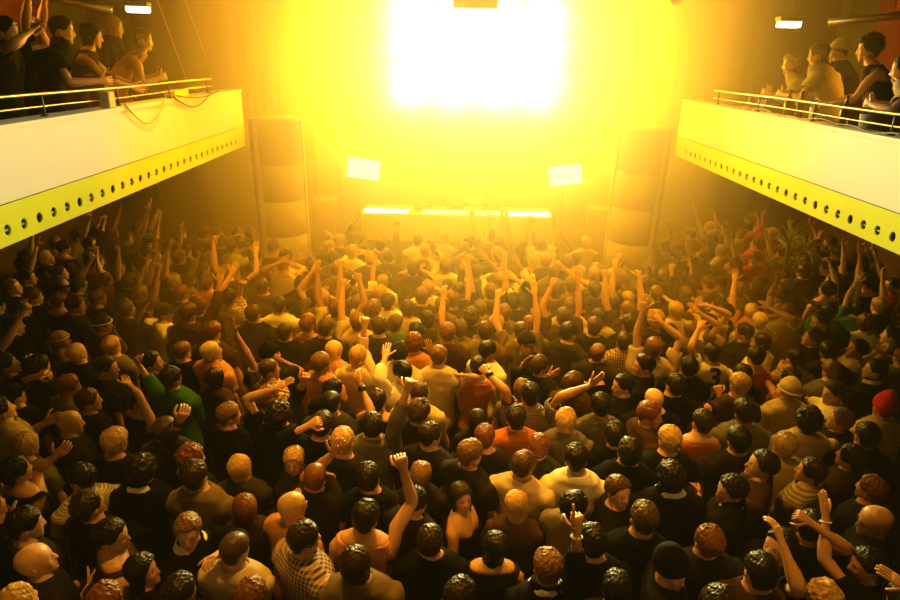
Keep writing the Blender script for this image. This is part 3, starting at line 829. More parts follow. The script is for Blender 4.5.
# ------------------------------------------------------------------ camera
FPX, PITCH, YAW, ROLL, CAMX, CAMZ = 610.465, .378649, .00172, -.0227978, -.11217, 4.3
_F = Vector((math.sin(YAW)*math.cos(PITCH), math.cos(YAW)*math.cos(PITCH), -math.sin(PITCH)))
_R = Vector((math.cos(YAW), -math.sin(YAW), 0)); _U = _R.cross(_F)
_R, _U = _R*math.cos(ROLL)-_U*math.sin(ROLL), _R*math.sin(ROLL)+_U*math.cos(ROLL)
CAM = Vector((CAMX, 0, CAMZ))
cd = bpy.data.cameras.new('camera'); co = bpy.data.objects.new('camera', cd); C.objects.link(co)
cd.sensor_width = 36; cd.lens = FPX/900*36; cd.clip_start = .05
co.matrix_world = Matrix(((_R.x,_U.x,-_F.x,CAM.x),(_R.y,_U.y,-_F.y,CAM.y),(_R.z,_U.z,-_F.z,CAM.z),(0,0,0,1)))
sc_ = bpy.context.scene; sc_.camera = co
sc_.view_settings.view_transform = 'Standard'; sc_.view_settings.look = 'None'; sc_.view_settings.exposure = 0; sc_.view_settings.gamma = 1
def ray(px, py): return _R*((px-450)/FPX)-_U*((py-300)/FPX)+_F
def at_y(px, py, Y): d = ray(px, py); return CAM+d*(Y/d.y)
def at_z(px, py, Z): d = ray(px, py); return CAM+d*((Z-CAMZ)/d.z)
def to_px(p): d = Vector(p)-CAM; z = d.dot(_F); return (450+FPX*d.dot(_R)/z, 300-FPX*d.dot(_U)/z)
# ------------------------------------------------------------------ world
w = bpy.data.worlds.new('world'); sc_.world = w; w.use_nodes = True
w.node_tree.nodes['Background'].inputs[0].default_value = (0,0,0,1)
# ------------------------------------------------------------------ setting materials
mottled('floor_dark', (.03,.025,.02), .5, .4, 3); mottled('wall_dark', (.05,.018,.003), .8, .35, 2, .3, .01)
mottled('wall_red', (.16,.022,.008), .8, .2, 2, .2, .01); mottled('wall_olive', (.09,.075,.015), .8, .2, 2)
mottled('ceiling_dark', (.05,.035,.025), .9, .3, 2)
mottled('cream_paint', (.80,.76,.60), .6, .05, 1.5, .1, .004); mottled('yellow_paint', (.72,.80,.012), .55, .06, 2, .1, .003)
mottled('hole_dark', (.03,.02,.012), .6, .2); mottled('steel', (.5,.48,.45), .3, .1, 20, .05, .002, metal=1.); mottled('black_metal', (.02,.02,.02), .45, .2, 12)
mottled('pillar_shell', (.66,.58,.36), .45, .06, 3, .1, .004); mottled('stage_black', (.03,.026,.02), .6, .2, 6); mottled('white_panel', (.75,.73,.68), .5, .04, 3)
mottled('curtain', (.34,.17,.03), .85, .15, 3, .3, .02, sheen=.2); mottled('box_wood', (.40,.30,.12), .6, .1, 5); mottled('cable_black', (.02,.018,.015), .5, .2)
mottled('cable_yellow', (.45,.42,.05), .5, .2); mottled('frond', (.30,.30,.10), .55, .3, 8); mottled('trunk', (.12,.08,.04), .9, .3, 20); mottled('pot', (.16,.07,.04), .7, .2, 8)
mottled('paper', (.72,.6,.28), .7, .1, 6); mottled('bottle_glass', (.10,.05,.015), .15, .1); mottled('cup_plastic', (.7,.66,.55), .3, .05); mottled('screen_frame', (.02,.02,.02), .5, .1)
emitter('blinder_face', (1,.88,.6), BLIND_E); emitter('blinder_amber', (1,.62,.04), BLIND_E*.6); emitter('lamp_white', (1,.93,.82), 6.0); emitter('flood_face', (1,.9,.72), FLOOD_E); emitter('bar_white', (1,.93,.85), BAR_E); emitter('bar_dim', (1,.88,.5), BAR_E*.45)
def structure(o): o['kind'] = 'structure'; return o
def slab(name, c, d, m):
    b = MB(); b.box(c, d); return structure(b.build(name, [m], None, False))
XW, YB, YF, ZC = 6.5, 13.2, -2.6, 5.75
slab('floor', (0,(YB+YF)/2,-.1), (2*XW+.4,YB-YF+.4,.2), 'floor_dark')
slab('ceiling', (0,(YB+YF)/2,ZC+.1), (2*XW+.4,YB-YF+.4,.2), 'ceiling_dark')
slab('wall_back', (0,YB+.1,ZC/2), (2*XW+.4,.2,ZC-.002), 'wall_dark'); slab('wall_rear', (0,YF-.1,ZC/2), (2*XW+.4,.2,ZC-.002), 'wall_dark')
for s, nm in ((-1,'left'),(1,'right')):
    b = MB()
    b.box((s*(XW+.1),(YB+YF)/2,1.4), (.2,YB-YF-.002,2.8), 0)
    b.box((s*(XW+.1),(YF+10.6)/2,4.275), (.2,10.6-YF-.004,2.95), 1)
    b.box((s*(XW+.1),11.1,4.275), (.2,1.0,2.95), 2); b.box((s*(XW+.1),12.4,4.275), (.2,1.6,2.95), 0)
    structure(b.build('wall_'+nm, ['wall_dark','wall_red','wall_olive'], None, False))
# ------------------------------------------------------------------ balconies
BY0, BY1 = -2.5, 8.72
def balcony(s):
    root = empty('balcony', (s*3.0, 0, 0)); structure(root)
    tag(root, 'cream %s balcony with a yellow perforated underside band, above the crowd' % ('left' if s < 0 else 'right'), 'balcony')
    ym, yl = (BY0+BY1)/2, BY1-BY0
    def P(b, name, mats, sm=False):
        o = b.build(name, mats, root, sm); o.matrix_parent_inverse = Matrix.Translation((-s*3.0, 0, 0)); return o
    b = MB(); b.box((s*(3.0+.08), ym, (3.81+3.358)/2), (.16, yl, 3.81-3.358)); b.box((s*3.09, ym, 3.822), (.21, yl+.02, .03)); P(b, 'fascia', ['cream_paint'])
    # the sloping band with its row of round recesses
    b = MB(); A = Vector((s*3.0, 0, 3.352)); B = Vector((s*3.012, 0, 3.088)); L = (B-A).length; dn = (B-A)/L
    n = Vector((-dn.z*-1, 0, 0)); nin = Vector((s, 0, .045)).normalized()   # pointing into the band
    pitch, tc, r = .1655, .62*L, .032
    y0 = 3.86-pitch*int((3.86-BY0-.1)/pitch); ys = []
    y = y0
    while y < BY1-.3: ys.append(y); y += pitch
    def pt(t, yy, dep=0.): q = A+dn*t+nin*dep; return (q.x, yy, q.z)
    e0 = ys[0]-pitch/2; e1 = ys[-1]+pitch/2; t0, t1 = tc-.07, tc+.07
    def quad(ta, tb, ya, yb):
        v = [pt(ta,ya), pt(tb,ya), pt(tb,yb), pt(ta,yb)]; b.add(v, [(0,1,2,3)], 0)
    quad(0, t0, BY0, BY1); quad(t1, L, BY0, BY1); quad(t0, t1, BY0, e0); quad(t0, t1, e1, BY1)
    N = 16
    for yc in ys:
        sq = []; ci = []
        for k in range(N):
            a = 2*math.pi*k/N; cx, cy = math.cos(a), math.sin(a); m = max(abs(cx), abs(cy))
            sq.append(pt(tc+.07*cx/m, yc+pitch/2*cy/m)); ci.append(a)
        o = b.add(sq+[pt(tc+r*1.15*math.cos(a), yc+r*math.sin(a)) for a in ci]+[pt(tc+r*1.15*math.cos(a), yc+r*math.sin(a), .012) for a in ci]+[pt(tc+r*1.05*math.cos(a), yc+r*.9*math.sin(a), .11) for a in ci], [], 0)
        for k in range(N):
            j = (k+1) % N
            b.f.append((o+k, o+j, o+N+j, o+N+k)); b.m.append(0)
            b.f.append((o+N+k, o+N+j, o+2*N+j, o+2*N+k)); b.m.append(0)
            b.f.append((o+2*N+k, o+2*N+j, o+3*N+j, o+3*N+k)); b.m.append(1)
        b.f.append(tuple(o+3*N+k for k in range(N))); b.m.append(1)
        (b.box(pt(tc+.012, yc, .03), (.030, .050, .014), 0, Matrix.Rotation(s*.5, 3, 'Y')) if ys.index(yc) % 3 else None)
    # backing
    v = [pt(0,BY0,.13), pt(L,BY0,.13), pt(L,BY1,.13), pt(0,BY1,.13)]; b.add(v, [(0,1,2,3)], 1)
    v = [pt(L,BY0,0), pt(L,BY0,.13), pt(L,BY1,.13), pt(L,BY1,0)]; b.add(v, [(0,1,2,3)], 0)
    v = [pt(0,BY1,0), pt(L,BY1,0), pt(L,BY1,.13), pt(0,BY1,.13)]; b.add(v, [(0,1,2,3)], 0)
    P(b, 'perforated_band', ['yellow_paint','hole_dark','black_metal'])
    b = MB(); b.box((s*(3.17+XW)/2+s*.0, ym, 2.86), (XW-3.17-.52, yl, .12)) if False else b.box((s*(3.74+XW)/2, ym, 2.86), (XW-3.74-.01, yl, .10)); P(b, 'deck_slab', ['wall_dark'])
    b = MB(); b.box((s*(3.17+XW)/2, BY1-.05, 3.45), (XW-3.17-.02, .1, .7)); P(b, 'end_wall', ['wall_dark'])
    return root
balcony(-1); balcony(1)
def railing(s):
    root = empty('balcony_railing', (s*3.09, 4, 3.84))
    side = 'left' if s < 0 else 'right'
    tag(root, 'steel two-bar railing standing on the %s balcony ledge' % side, 'railing', 'balcony railings')
    def P(b, name, m):
        o = b.build(name, [m], root); o.location = (-s*3.09, -4, -3.84); return o
    for z, r in ((3.99,.012),(3.905,.007)):
        b = MB(); b.tube([(s*3.08, y, z+.004*math.sin(y*2.1+s)) for y in np.linspace(-1.5, 7.9, 30)], r, 8); P(b, 'rail_bar', 'steel')
    for y in np.arange(.4, 8, 1.05):
        b = MB(); b.tube([(s*3.08, y, 3.838),(s*3.08, y, 3.99)], .011, 8); b.tube([(s*3.08, y, 3.838),(s*3.08, y, 3.848)], .028, 10); P(b, 'post', 'black_metal')
railing(-1); railing(1)
# ------------------------------------------------------------------ pillars and stage
def pillar(s):
    root = empty('pillar', (s*2.78, 9.45, 0)); structure(root); tag(root, 'cream clad %s stage pillar with horizontal seams' % ('left' if s < 0 else 'right'), 'pillar')
    b = MB(); n = 40; r0 = .385
    prof = [(r0,0)]
    for z in (.55,1.1,1.65,2.2,2.75): prof += [(r0,z-.012),(r0-.012,z-.006),(r0-.012,z+.006),(r0,z+.012)]
    prof += [(r0,3.36),(r0+.01,3.365),(r0+.01,3.40),(r0-.01,3.41)]
    b.loft([[Vector((r*math.cos(2*math.pi*k/n), r*math.sin(2*math.pi*k/n), z)) for k in range(n)] for r, z in prof], 0); b.build('cladding', ['pillar_shell'], root)
    b = MB(); b.loft([[Vector((-s*(r0+.012)+dx, dy, z)) for dx, dy in ((-.018,-.03),(.018,-.03),(.018,.03),(-.018,.03))] for z in (0,3.38)]); b.build('backlit_rim', ['white_panel'], root, False)  # white strip stands in for the backlit edge of the round pillar
    b = MB(); b.loft([[Vector((s*.20+dx, -r0*.86+dy, z)) for dx, dy in ((-.03,-.03),(.03,-.03),(.03,.03),(-.03,.03))] for z in (0,3.38)]); b.build('cable_duct', ['pillar_shell'], root, False)
pillar(-1); pillar(1)
SZ = .85
st = empty('stage', (0,10.3,0)); tag(st, 'low black stage platform behind the dancing crowd', 'stage')
b = MB(); b.box((0,1.45,SZ-.03), (8.2,2.85,.06)); b.build('deck', ['stage_black'], st, False)
b = MB(); b.box((0,.05,(SZ-.06)/2), (8.1,.05,SZ-.06)); b.build('front_panel', ['stage_black'], st, False)
for x in (-3.9, 3.9):
    b = MB(); b.box((x,1.45,(SZ-.06)/2), (.1,2.6,SZ-.06)); b.build('side_panel', ['stage_black'], st, False)
# DJ table
TZ = 1.70
t = empty('dj_table', (0,10.95,SZ)); tag(t, 'long white-fronted table in the middle of the stage', 'table')
b = MB(); b.box((0,0,TZ-SZ-.02), (3.42,.72,.04)); bevel(b.build('tabletop', ['white_panel'], t, False), .008)
b = MB(); b.box((0,-.35,TZ-SZ-.26), (3.40,.03,.44)); bevel(b.build('front_panel', ['white_panel'], t, False), .006)
for x in (-1.6,-.5,.5,1.6):
    b = MB(); b.box((x,.1,(TZ-SZ-.04)/2), (.06,.5,TZ-SZ-.04)); b.build('leg', ['black_metal'], t, False)
def light_bar(x0, x1, bright, label):
    r = empty('light_bar', ((x0+x1)/2, 10.72, TZ+.003)); tag(r, label, 'light', 'light bars on the table'); L = x1-x0
    b = MB(); b.box((0,0,.02), (L,.13,.04)); bevel(b.build('housing', ['white_panel'], r, False), .004)
    b = MB(); b.box((0,-.067,.022), (L-.02,.008,.03)); b.box((0,0,.043), (L-.02,.11,.006)); b.build('diffuser', ['bar_white' if bright else 'bar_dim'], r, False)
light_bar(-1.66, -.86, True, 'bright light bar at the left end of the white table')
light_bar(-.64, .86, False, 'long dimmer light bar along the middle of the white table')
light_bar(.90, 1.66, True, 'bright light bar at the right end of the white table')
def deck_player(name, x, cat, label):
    r = empty(name, (x, 11.06, TZ+.002)); tag(r, label, cat)
    b = MB(); b.box((0,0,.05), (.32,.40,.10)); bevel(b.build('body', ['black_metal'], r, False), .01)
    if name == 'media_player':
        b = MB(); b.loft([[Vector((q*math.cos(2*math.pi*k/24), -.05+q*math.sin(2*math.pi*k/24), z)) for k in range(24)] for q, z in ((.105,.1),(.105,.112),(.095,.118))]); b.build('jog_wheel', ['steel'], r)
        b = MB(); b.box((0,.13,.115), (.18,.09,.02), rot=Matrix.Rotation(.3, 3, 'X')); b.build('display', ['screen_frame'], r, False)
    else:
        for i in range(4):
            for j in range(3):
                b = MB(); x_, y_ = -.11+i*.073, .13-j*.07; b.loft([[Vector((x_+q*math.cos(2*math.pi*k/10), y_+q*math.sin(2*math.pi*k/10), z)) for k in range(10)] for q, z in ((.014,.1),(.012,.125))]); b.build('knob', ['steel'], r)
            b = MB(); b.box((-.11+i*.073,-.13,.105), (.022,.016,.016)); b.build('fader', ['white_panel'], r, False)
deck_player('media_player', -.62, 'music player', 'flat black music player standing on the table, to the left of the mixer')
deck_player('audio_mixer', -.05, 'mixer', 'black sound mixer standing in the middle of the white table')
deck_player('media_player', .62, 'music player', 'flat black music player standing on the table, to the right of the mixer')
# bank of audience blinders hung at the back of the stage
truss = empty('lighting_truss', (.2, 12.3, 0)); tag(truss, 'steel lighting truss lost in the glare at the back of the stage', 'truss')
TR = [(-2.6,2.9,5.30),(-2.6,2.9,4.74),(-2.6,2.9,4.18)]
for x0, x1, z in TR:
    b = MB()
    for dy, dz in ((-.12,-.12),(.12,-.12),(0,.12)): b.tube([(x0,dy,z+dz),(x1,dy,z+dz)], .022, 8)
    n = 22
    for k in range(n):
        xa, xb = x0+(x1-x0)*k/n, x0+(x1-x0)*(k+1)/n
        b.tube([(xa,-.12,z-.12),(xb,0,z+.12)], .010, 6); b.tube([(xa,.12,z-.12),(xb,0,z+.12)], .010, 6)
    b.build('chord', ['steel'], truss)
for x in (-2.5, 2.8):
    b = MB(); b.tube([(x,0,SZ+.005),(x,0,ZC-.005)], .03, 10); b.build('mast', ['steel'], truss)
BL = []
for row, (z, n) in enumerate(((4.98,6),(4.42,6),(3.86,6))):
    for k in range(n):
        x = .25+(k-(n-1)/2)*.74; r = empty('blinder_lamp', (x, 12.08, z))
        tag(r, 'white-hot %s blinder lamp of the %s row, in the glare behind the stage' % (['first','second','third','fourth','fifth','sixth'][k], ['upper','middle','lower'][row]), 'lamp', 'blinder lamps behind the stage')
        b = MB(); b.loft([[Vector((q*math.cos(2*math.pi*m/20), yy, q*math.sin(2*math.pi*m/20))) for m in range(20)] for q, yy in ((.05,.16),(.10,.12),(.125,0),(.125,-.02),(.112,-.02))], 0); b.build('housing', ['black_metal'], r)
        b = MB(); b.loft([[Vector((q*math.cos(2*math.pi*m/20), yy, q*math.sin(2*math.pi*m/20))) for m in range(20)] for q, yy in ((.11,-.012),(.09,-.022),(.03,-.03))], 0); b.build('lens', ['blinder_face' if k in (1,2,3,4) else 'blinder_amber'], r)
        b = MB(); b.tube([(0,.06,.10),(0,.12,.22)], .012, 6); b.build('clamp', ['black_metal'], r); BL.append((x, 12.0, z))
def flood(x, y, z, side):
    r = empty('flood_lamp', (x, y, SZ)); tag(r, 'glowing rectangular flood lamp on a pole at the %s of the stage' % side, 'lamp', 'flood lamps on the stage')
    R = Matrix.Rotation(.12 if side == 'left' else -.12, 3, 'Y') @ Matrix.Rotation(-.2, 3, 'X')
    b = MB(); b.box((0,.05,z-SZ), (.66,.12,.42), rot=R); bevel(b.build('housing', ['black_metal'], r, False), .01)
    b = MB(); b.box(Vector((0,.05,z-SZ))+R @ Vector((0,-.066,0)), (.60,.012,.36), rot=R); b.build('lens', ['flood_face'], r, False)
    b = MB(); b.tube([(0,.12,.02),(0,.12,z-SZ)], .02, 10); b.build('pole', ['black_metal'], r)
    for k in range(3):
        a = k*2.094; b = MB(); b.tube([(0,.12,.35),(.3*math.sin(a),.12+.3*math.cos(a),.012)], .011, 8); b.build('leg', ['black_metal'], r)
flood(-1.75, 11.4, 2.33, 'left'); flood(2.0, 11.4, 2.30, 'right')
def speaker(x, y, z0, d, label):
    r = empty('speaker_cabinet', (x, y, z0)); tag(r, label, 'speaker', 'amber speaker cabinets on the stage')
    b = MB(); b.box((0,0,d[2]/2), d); bevel(b.build('cabinet', ['box_wood'], r, False), .012)
    b = MB(); b.box((0,-d[1]/2-.006,d[2]/2), (d[0]-.06,.01,d[2]-.06)); bevel(b.build('grille', ['box_wood'], r, False), .004)
speaker(-2.44, 11.15, SZ, (.44,.4,.98), 'tall amber speaker cabinet beside the left pillar on the stage')
speaker(2.62, 11.15, SZ, (.36,.4,.92), 'slim amber speaker cabinet beside the right pillar on the stage')
def curtain(x0, x1, Y, z0, z1, label, seed):
    b = MB(); n = 60; rows = []
    for z in np.linspace(z0, z1, 8):
        rows.append([Vector((x0+(x1-x0)*i/n, Y+.06*math.sin(i*.95+seed)+.02*math.sin(i*2.3+z), z)) for i in range(n+1)]+[Vector((x0+(x1-x0)*i/n, Y+.02+.06*math.sin(i*.95+seed)+.02*math.sin(i*2.3+z), z)) for i in range(n, -1, -1)])
    b.loft(rows); o = b.build('stage_curtain', ['curtain']); tag(o, label, 'curtain', 'stage curtains')
curtain(-4.1, -2.75, 12.2, SZ+.01, ZC-.02, 'pleated ochre curtain hanging at the left of the glowing screen', 0)
curtain(2.95, 4.1, 12.2, SZ+.01, ZC-.02, 'pleated ochre curtain hanging at the right of the glowing screen', 2)
# ------------------------------------------------------------------ fixtures under the ceiling
def ceiling_lamp(px, py, Y, side):
    p = at_y(px, py, Y); r = empty('ceiling_lamp', p); tag(r, 'small white box lamp hanging above the %s balcony' % side, 'lamp', 'white lamps above the balconies')
    b = MB(); b.box((0,0,.045), (.30,.16,.06)); bevel(b.build('housing', ['black_metal'], r, False), .01)
    b = MB(); b.box((0,0,-.01), (.27,.13,.09)); bevel(b.build('diffuser', ['lamp_white'], r, False), .02, 3)
    b = MB(); b.tube([(0,0,.07),(0,0,ZC-p.z-.002)], .008, 8); b.build('rod', ['black_metal'], r)
ceiling_lamp(138, 8, 8.5, 'left'); ceiling_lamp(789, 23, 8.5, 'right')
p = at_y(475, 4, 7); r = empty('projector', (p.x, p.y, p.z)); tag(r, 'boxy projector hanging from the ceiling before the glare', 'projector')
b = MB(); b.box((0,0,.02), (.46,.36,.15)); bevel(b.build('body', ['box_wood'], r, False), .015)
b = MB(); b.tube([(.12,.18,.03),(.12,.22,.03)], .045, 16); b.build('lens', ['black_metal'], r)
for x in (-.15,.15):
    b = MB(); b.tube([(x,0,.09),(x,0,ZC-p.z-.002)], .012, 8); b.build('bracket', ['black_metal'], r)
def pipe(a, c, label):
    b = MB(); b.tube([a, c], .05, 12); o = b.build('ceiling_pipe', ['steel']); tag(o, label, 'pipe', 'pipes under the ceiling')
    for t in (.25,.75):
        q = Vector(a).lerp(Vector(c), t); m = MB(); m.tube([q+Vector((0,0,.04)), (q.x, q.y, ZC-.002)], .008, 6); m.build('hanger', ['black_metal'], o)
pipe(at_y(30, -6, 8.2), at_y(112, 10, 8.4), 'steel pipe running below the ceiling over the left balcony')
pipe(at_y(828, 22, 8.6), at_y(915, 14, 8.2), 'steel pipe running below the ceiling over the right balcony')
p = at_y(674, -2, 8); r = empty('spotlight', p); tag(r, 'small dark spotlight at the ceiling, over the right curtain', 'lamp')
b = MB(); b.tube([(0,.1,.08),(0,-.12,-.02)], .07, 14); b.build('barrel', ['black_metal'], r); b = MB(); b.tube([(0,.03,.08),(0,.03,ZC-p.z-.002)], .012, 8); b.build('bracket', ['black_metal'], r)
# ------------------------------------------------------------------ odds and ends on the balcony ledges
LZ = 3.838
def cable(pts, label, m='cable_black', r=.007, name='cable'):
    b = MB(); b.tube(pts, r, 6); o = b.build(name, [m]); tag(o, label, 'cable', 'loose cables'); return o
def sag(y0, y1, x, z, d, n=14): return [(x, y0+(y1-y0)*k/n, z-d*math.sin(math.pi*k/n)) for k in range(n+1)]
cable(sag(5.55, 6.35, -2.975, 3.86, .20), 'yellowish cable looping down over the cream left balcony front', 'cable_yellow')
cable(sag(6.55, 7.6, -2.975, 3.86, .13), 'black cable sagging over the far end of the left balcony front')
cable(sag(6.6, 7.9, -2.96, 3.87, .05), 'black cable strung tight along the far end of the left ledge')
for px, y2, lab in ((163, 7.3,'thin wire hanging from the ceiling onto the left balcony, nearer of two'),(190, 8.1,'thin wire hanging from the ceiling onto the left balcony, farther of two')):
    cable([(-3.55, y2, ZC-.01), (-3.35, y2-.02, 4.9), (-3.13, y2, 4.0)], lab, 'cable_yellow', .006, 'hanging_wire')
cable([(3.02, y, 3.862+.012*math.sin(y*5)+.008*math.sin(y*13)) for y in np.linspace(4.4, 7.2, 90)], 'tangled black cable lying along the right balcony ledge')
b = MB(); b.box((0,0,.0851), (.09,.10,.13)); o = bevel(b.build('paper_bag', ['paper'], None, False, (-3.05,5.42,LZ-.02)), .008); tag(o, 'small straw-coloured paper bag on the left balcony ledge', 'bag')
b = MB(); b.box((0,0,.035), (.12,.36,.07)); o = bevel(b.build('storage_box', ['yellow_paint'], None, False, (-3.11,6.95,LZ)), .008); tag(o, 'flat yellow box on the far part of the left balcony ledge', 'box')
def lathe(name, prof, m, loc, label, cat, grp):
    b = MB(); b.loft([[Vector((r*math.cos(2*math.pi*k/14), r*math.sin(2*math.pi*k/14), z)) for k in range(14)] for r, z in prof]); o = b.build(name, [m], None, True, loc); tag(o, label, cat, grp)
BOT = [(.03,0),(.032,.01),(.032,.13),(.024,.16),(.013,.19),(.013,.235),(.015,.24)]; CUP = [(.028,0),(.038,.11),(.038,.113),(.034,.11)]
for nm, y, lab in (('cup',5.02,'pale plastic cup at the near end of the right ledge'),('bottle',5.3,'brown bottle on the right ledge in front of the dark-haired woman'),('cup',5.75,'pale plastic cup on the right ledge below the man with the light cap'),
                   ('bottle',6.0,'brown bottle in the middle of the right ledge'),('bottle',6.22,'brown bottle on the right ledge below the hazy pair'),('cup',6.75,'pale plastic cup at the far end of the right ledge'),('bottle',7.0,'brown bottle at the hazy far end of the right ledge')):
    lathe(nm, BOT if nm == 'bottle' else CUP, 'bottle_glass' if nm == 'bottle' else 'cup_plastic', (3.13, y, LZ), lab, nm, 'drinks on the right ledge')
# ------------------------------------------------------------------ potted palm under the right balcony
pl = empty('potted_palm', (5.0, 8.75, 0)); tag(pl, 'spiky potted palm standing among the crowd under the right balcony', 'plant')
b = MB(); b.loft([[Vector((r*math.cos(2*math.pi*k/20), r*math.sin(2*math.pi*k/20), z)) for k in range(20)] for r, z in ((.15,0),(.2,.36),(.215,.36),(.215,.4),(.18,.4),(.17,.35))]); b.build('pot', ['pot'], pl)
rp = random.Random(5)
for hx, hy, hz, L in ((-.1,0,1.86,.46),(.22,.05,1.72,.44),(-.33,-.05,1.50,.34),(.03,-.1,1.55,.30)):
    b = MB(); b.tube([(0,0,.34),(hx*.4,hy*.4,hz*.6),(hx,hy,hz)], [.045,.035,.028], 8); b.build('stem', ['trunk'], pl)
    b = MB()
    for k in range(34):
        az = rp.uniform(0, 2*math.pi); el = rp.uniform(.1, 1.35); ll = L*rp.uniform(.75, 1.1)
        d = Vector((math.cos(az)*math.cos(el), math.sin(az)*math.cos(el), math.sin(el))); sd = d.cross(Vector((0,0,1))).normalized()
        pts = []
        for q in (0,.35,.7,1.):
            c = Vector((hx,hy,hz))+d*ll*q-Vector((0,0,.16*q*q*ll/.4)); wd = .014*(1-q)**.6+.001; up = sd.cross(d)*.003
            pts.append([c-sd*wd, c-up, c+sd*wd, c+up])
        b.loft(pts)
    b.build('fronds', ['frond'], pl)
# ------------------------------------------------------------------ the dancers
HC = {'bk':'black','db':'dark brown','br':'brown','lb':'light brown','gi':'ginger','bl':'blond','pb':'pale blond','gr':'grey','rd':'red'}
HS = {'s':'short','b':'buzz','c':'curly','o':'bob','l':'long','t':'tied','C':'cap','B':'beanie','K':'bucket','0':'bald'}
SL = {'s':'short','l':'long','m':'mid','t':'tank','x':'strapless'}
SPECS = []
for ln in PEOPLE.strip().split('\n'):
    f = [q.strip() for q in ln.split('|')]; a = f[0].split()
    tx, ty, tk = TILES[a[0]]; px, py = tx+float(a[1])/tk, ty+float(a[2])/tk
    yaw = float(a[3]); n = len(SPECS); rr = random.Random(n*7+3)
    fem = a[8] == 'f'; h = rr.uniform(1.55, 1.65) if fem else rr.uniform(1.64, 1.76)
    top = a[6].replace('_', ' '); hcol = HC[a[5]]
    s = dict(px=px, py=py, h=h, fem=fem, hair=HS[a[4]], hcol=hcol, top=top, sleeve=SL[a[7]], seed=n+1, label=f[3], tile=a[0], extras=[], hands={})
    b = max(-180, min(180, yaw)); s['yaw'] = b*.7; s['hyaw'] = b*.3+rr.uniform(-8, 8); s['hpitch'] = rr.uniform(-14, 6); s['hroll'] = rad(rr.uniform(-7, 7))*57
    s['hroll'] = rr.uniform(-7, 7); s['build'] = rr.uniform(.93, 1.08)
    s['skin'] = SKIN[[0,0,1,1,1,2][rr.randrange(6)]]
    s['legs'] = rr.choice(['denim','trouser_black','trouser_khaki','denim'])
    for e in f[2].split():
        q = e.split('-'); nm = q[0]; side = -1 if e.endswith('-1') else 1
        if nm == 'collar': s['collar'] = True; s['collarcol'] = q[1]
        elif nm == 'jacket': s['jacket'] = True
        elif nm == 'jersey': s['jersey'] = True
        else: s['extras'].append((nm, side))
    for hnd in f[1].split():
        sd, q = hnd.split(':'); q = q.split(',')
        e = dict(px=tx+float(q[0])/tk, py=ty+float(q[1])/tk, pose=q[2])
        if len(q) > 4: e['ex'], e['ey'] = tx+float(q[3])/tk, ty+float(q[4])/tk
        s['hands'][1 if sd == 'R' else -1] = e
    if s['hair'] == 'cap': s['hatmat'] = 'top_black' if n % 2 else 'top_charcoal'
    if s['hair'] == 'beanie': s['hatmat'] = 'top_red' if hcol == 'red' else 'top_black'; s['hcol'] = 'dark brown' if hcol == 'red' else hcol
    if s['hair'] == 'bucket': s['hatmat'] = 'top_cream'
    # a few on the left wear warm light hair only because of the light; keep as noted
    p = at_z(px, py, h*.911)
    s['x0'], s['y0'] = p.x, p.y; s['x'], s['y'] = p.x, p.y
    s['w'] = (8 if s['hands'] else 2) if a[0] in 'EFGH' else (3 if s['hands'] or s.get('jersey') else 1)
    SPECS.append(s)
# keep the bodies apart: nobody stands inside anybody else, a pillar, the stage or the plant
OBST = [(-2.78,9.45,.72),(2.78,9.45,.72),(5.0,8.75,.5)]
def relax(L, n=160, spring=.02):
    for it in range(n):
        for i, a in enumerate(L):
            for b in L[i+1:]:
                dx, dy = b['x']-a['x'], (b['y']-a['y'])*1.22
                d2 = dx*dx+dy*dy; R = .405 if not (a['fem'] or b['fem']) else .385
                if d2 < R*R:
                    d = math.sqrt(d2) or .01; k = (R-d)/d; wa, wb = a.get('w', 1), b.get('w', 1); fa = wb/(wa+wb); fb = 1-fa
                    if d2 < 1e-6: dx = .01
                    a['x'] -= dx*k*fa; b['x'] += dx*k*fb; a['y'] -= dy*k*fa/1.22; b['y'] += dy*k*fb/1.22
        for a in L:
            a['x'] += (a['x0']-a['x'])*spring; a['y'] += (a['y0']-a['y'])*spring
            for ox, oy, R in OBST:
                dx, dy = a['x']-ox, a['y']-oy; d = math.hypot(dx, dy)
                if d < R: a['x'] = ox+dx/d*R; a['y'] = oy+dy/d*R
            if abs(a['x']) < 4.45 and a['y'] > 9.98: a['y'] = 9.98
            a['x'] = max(-6.15, min(6.15, a['x'])); a['y'] = min(12.6, a['y'])
relax(SPECS)
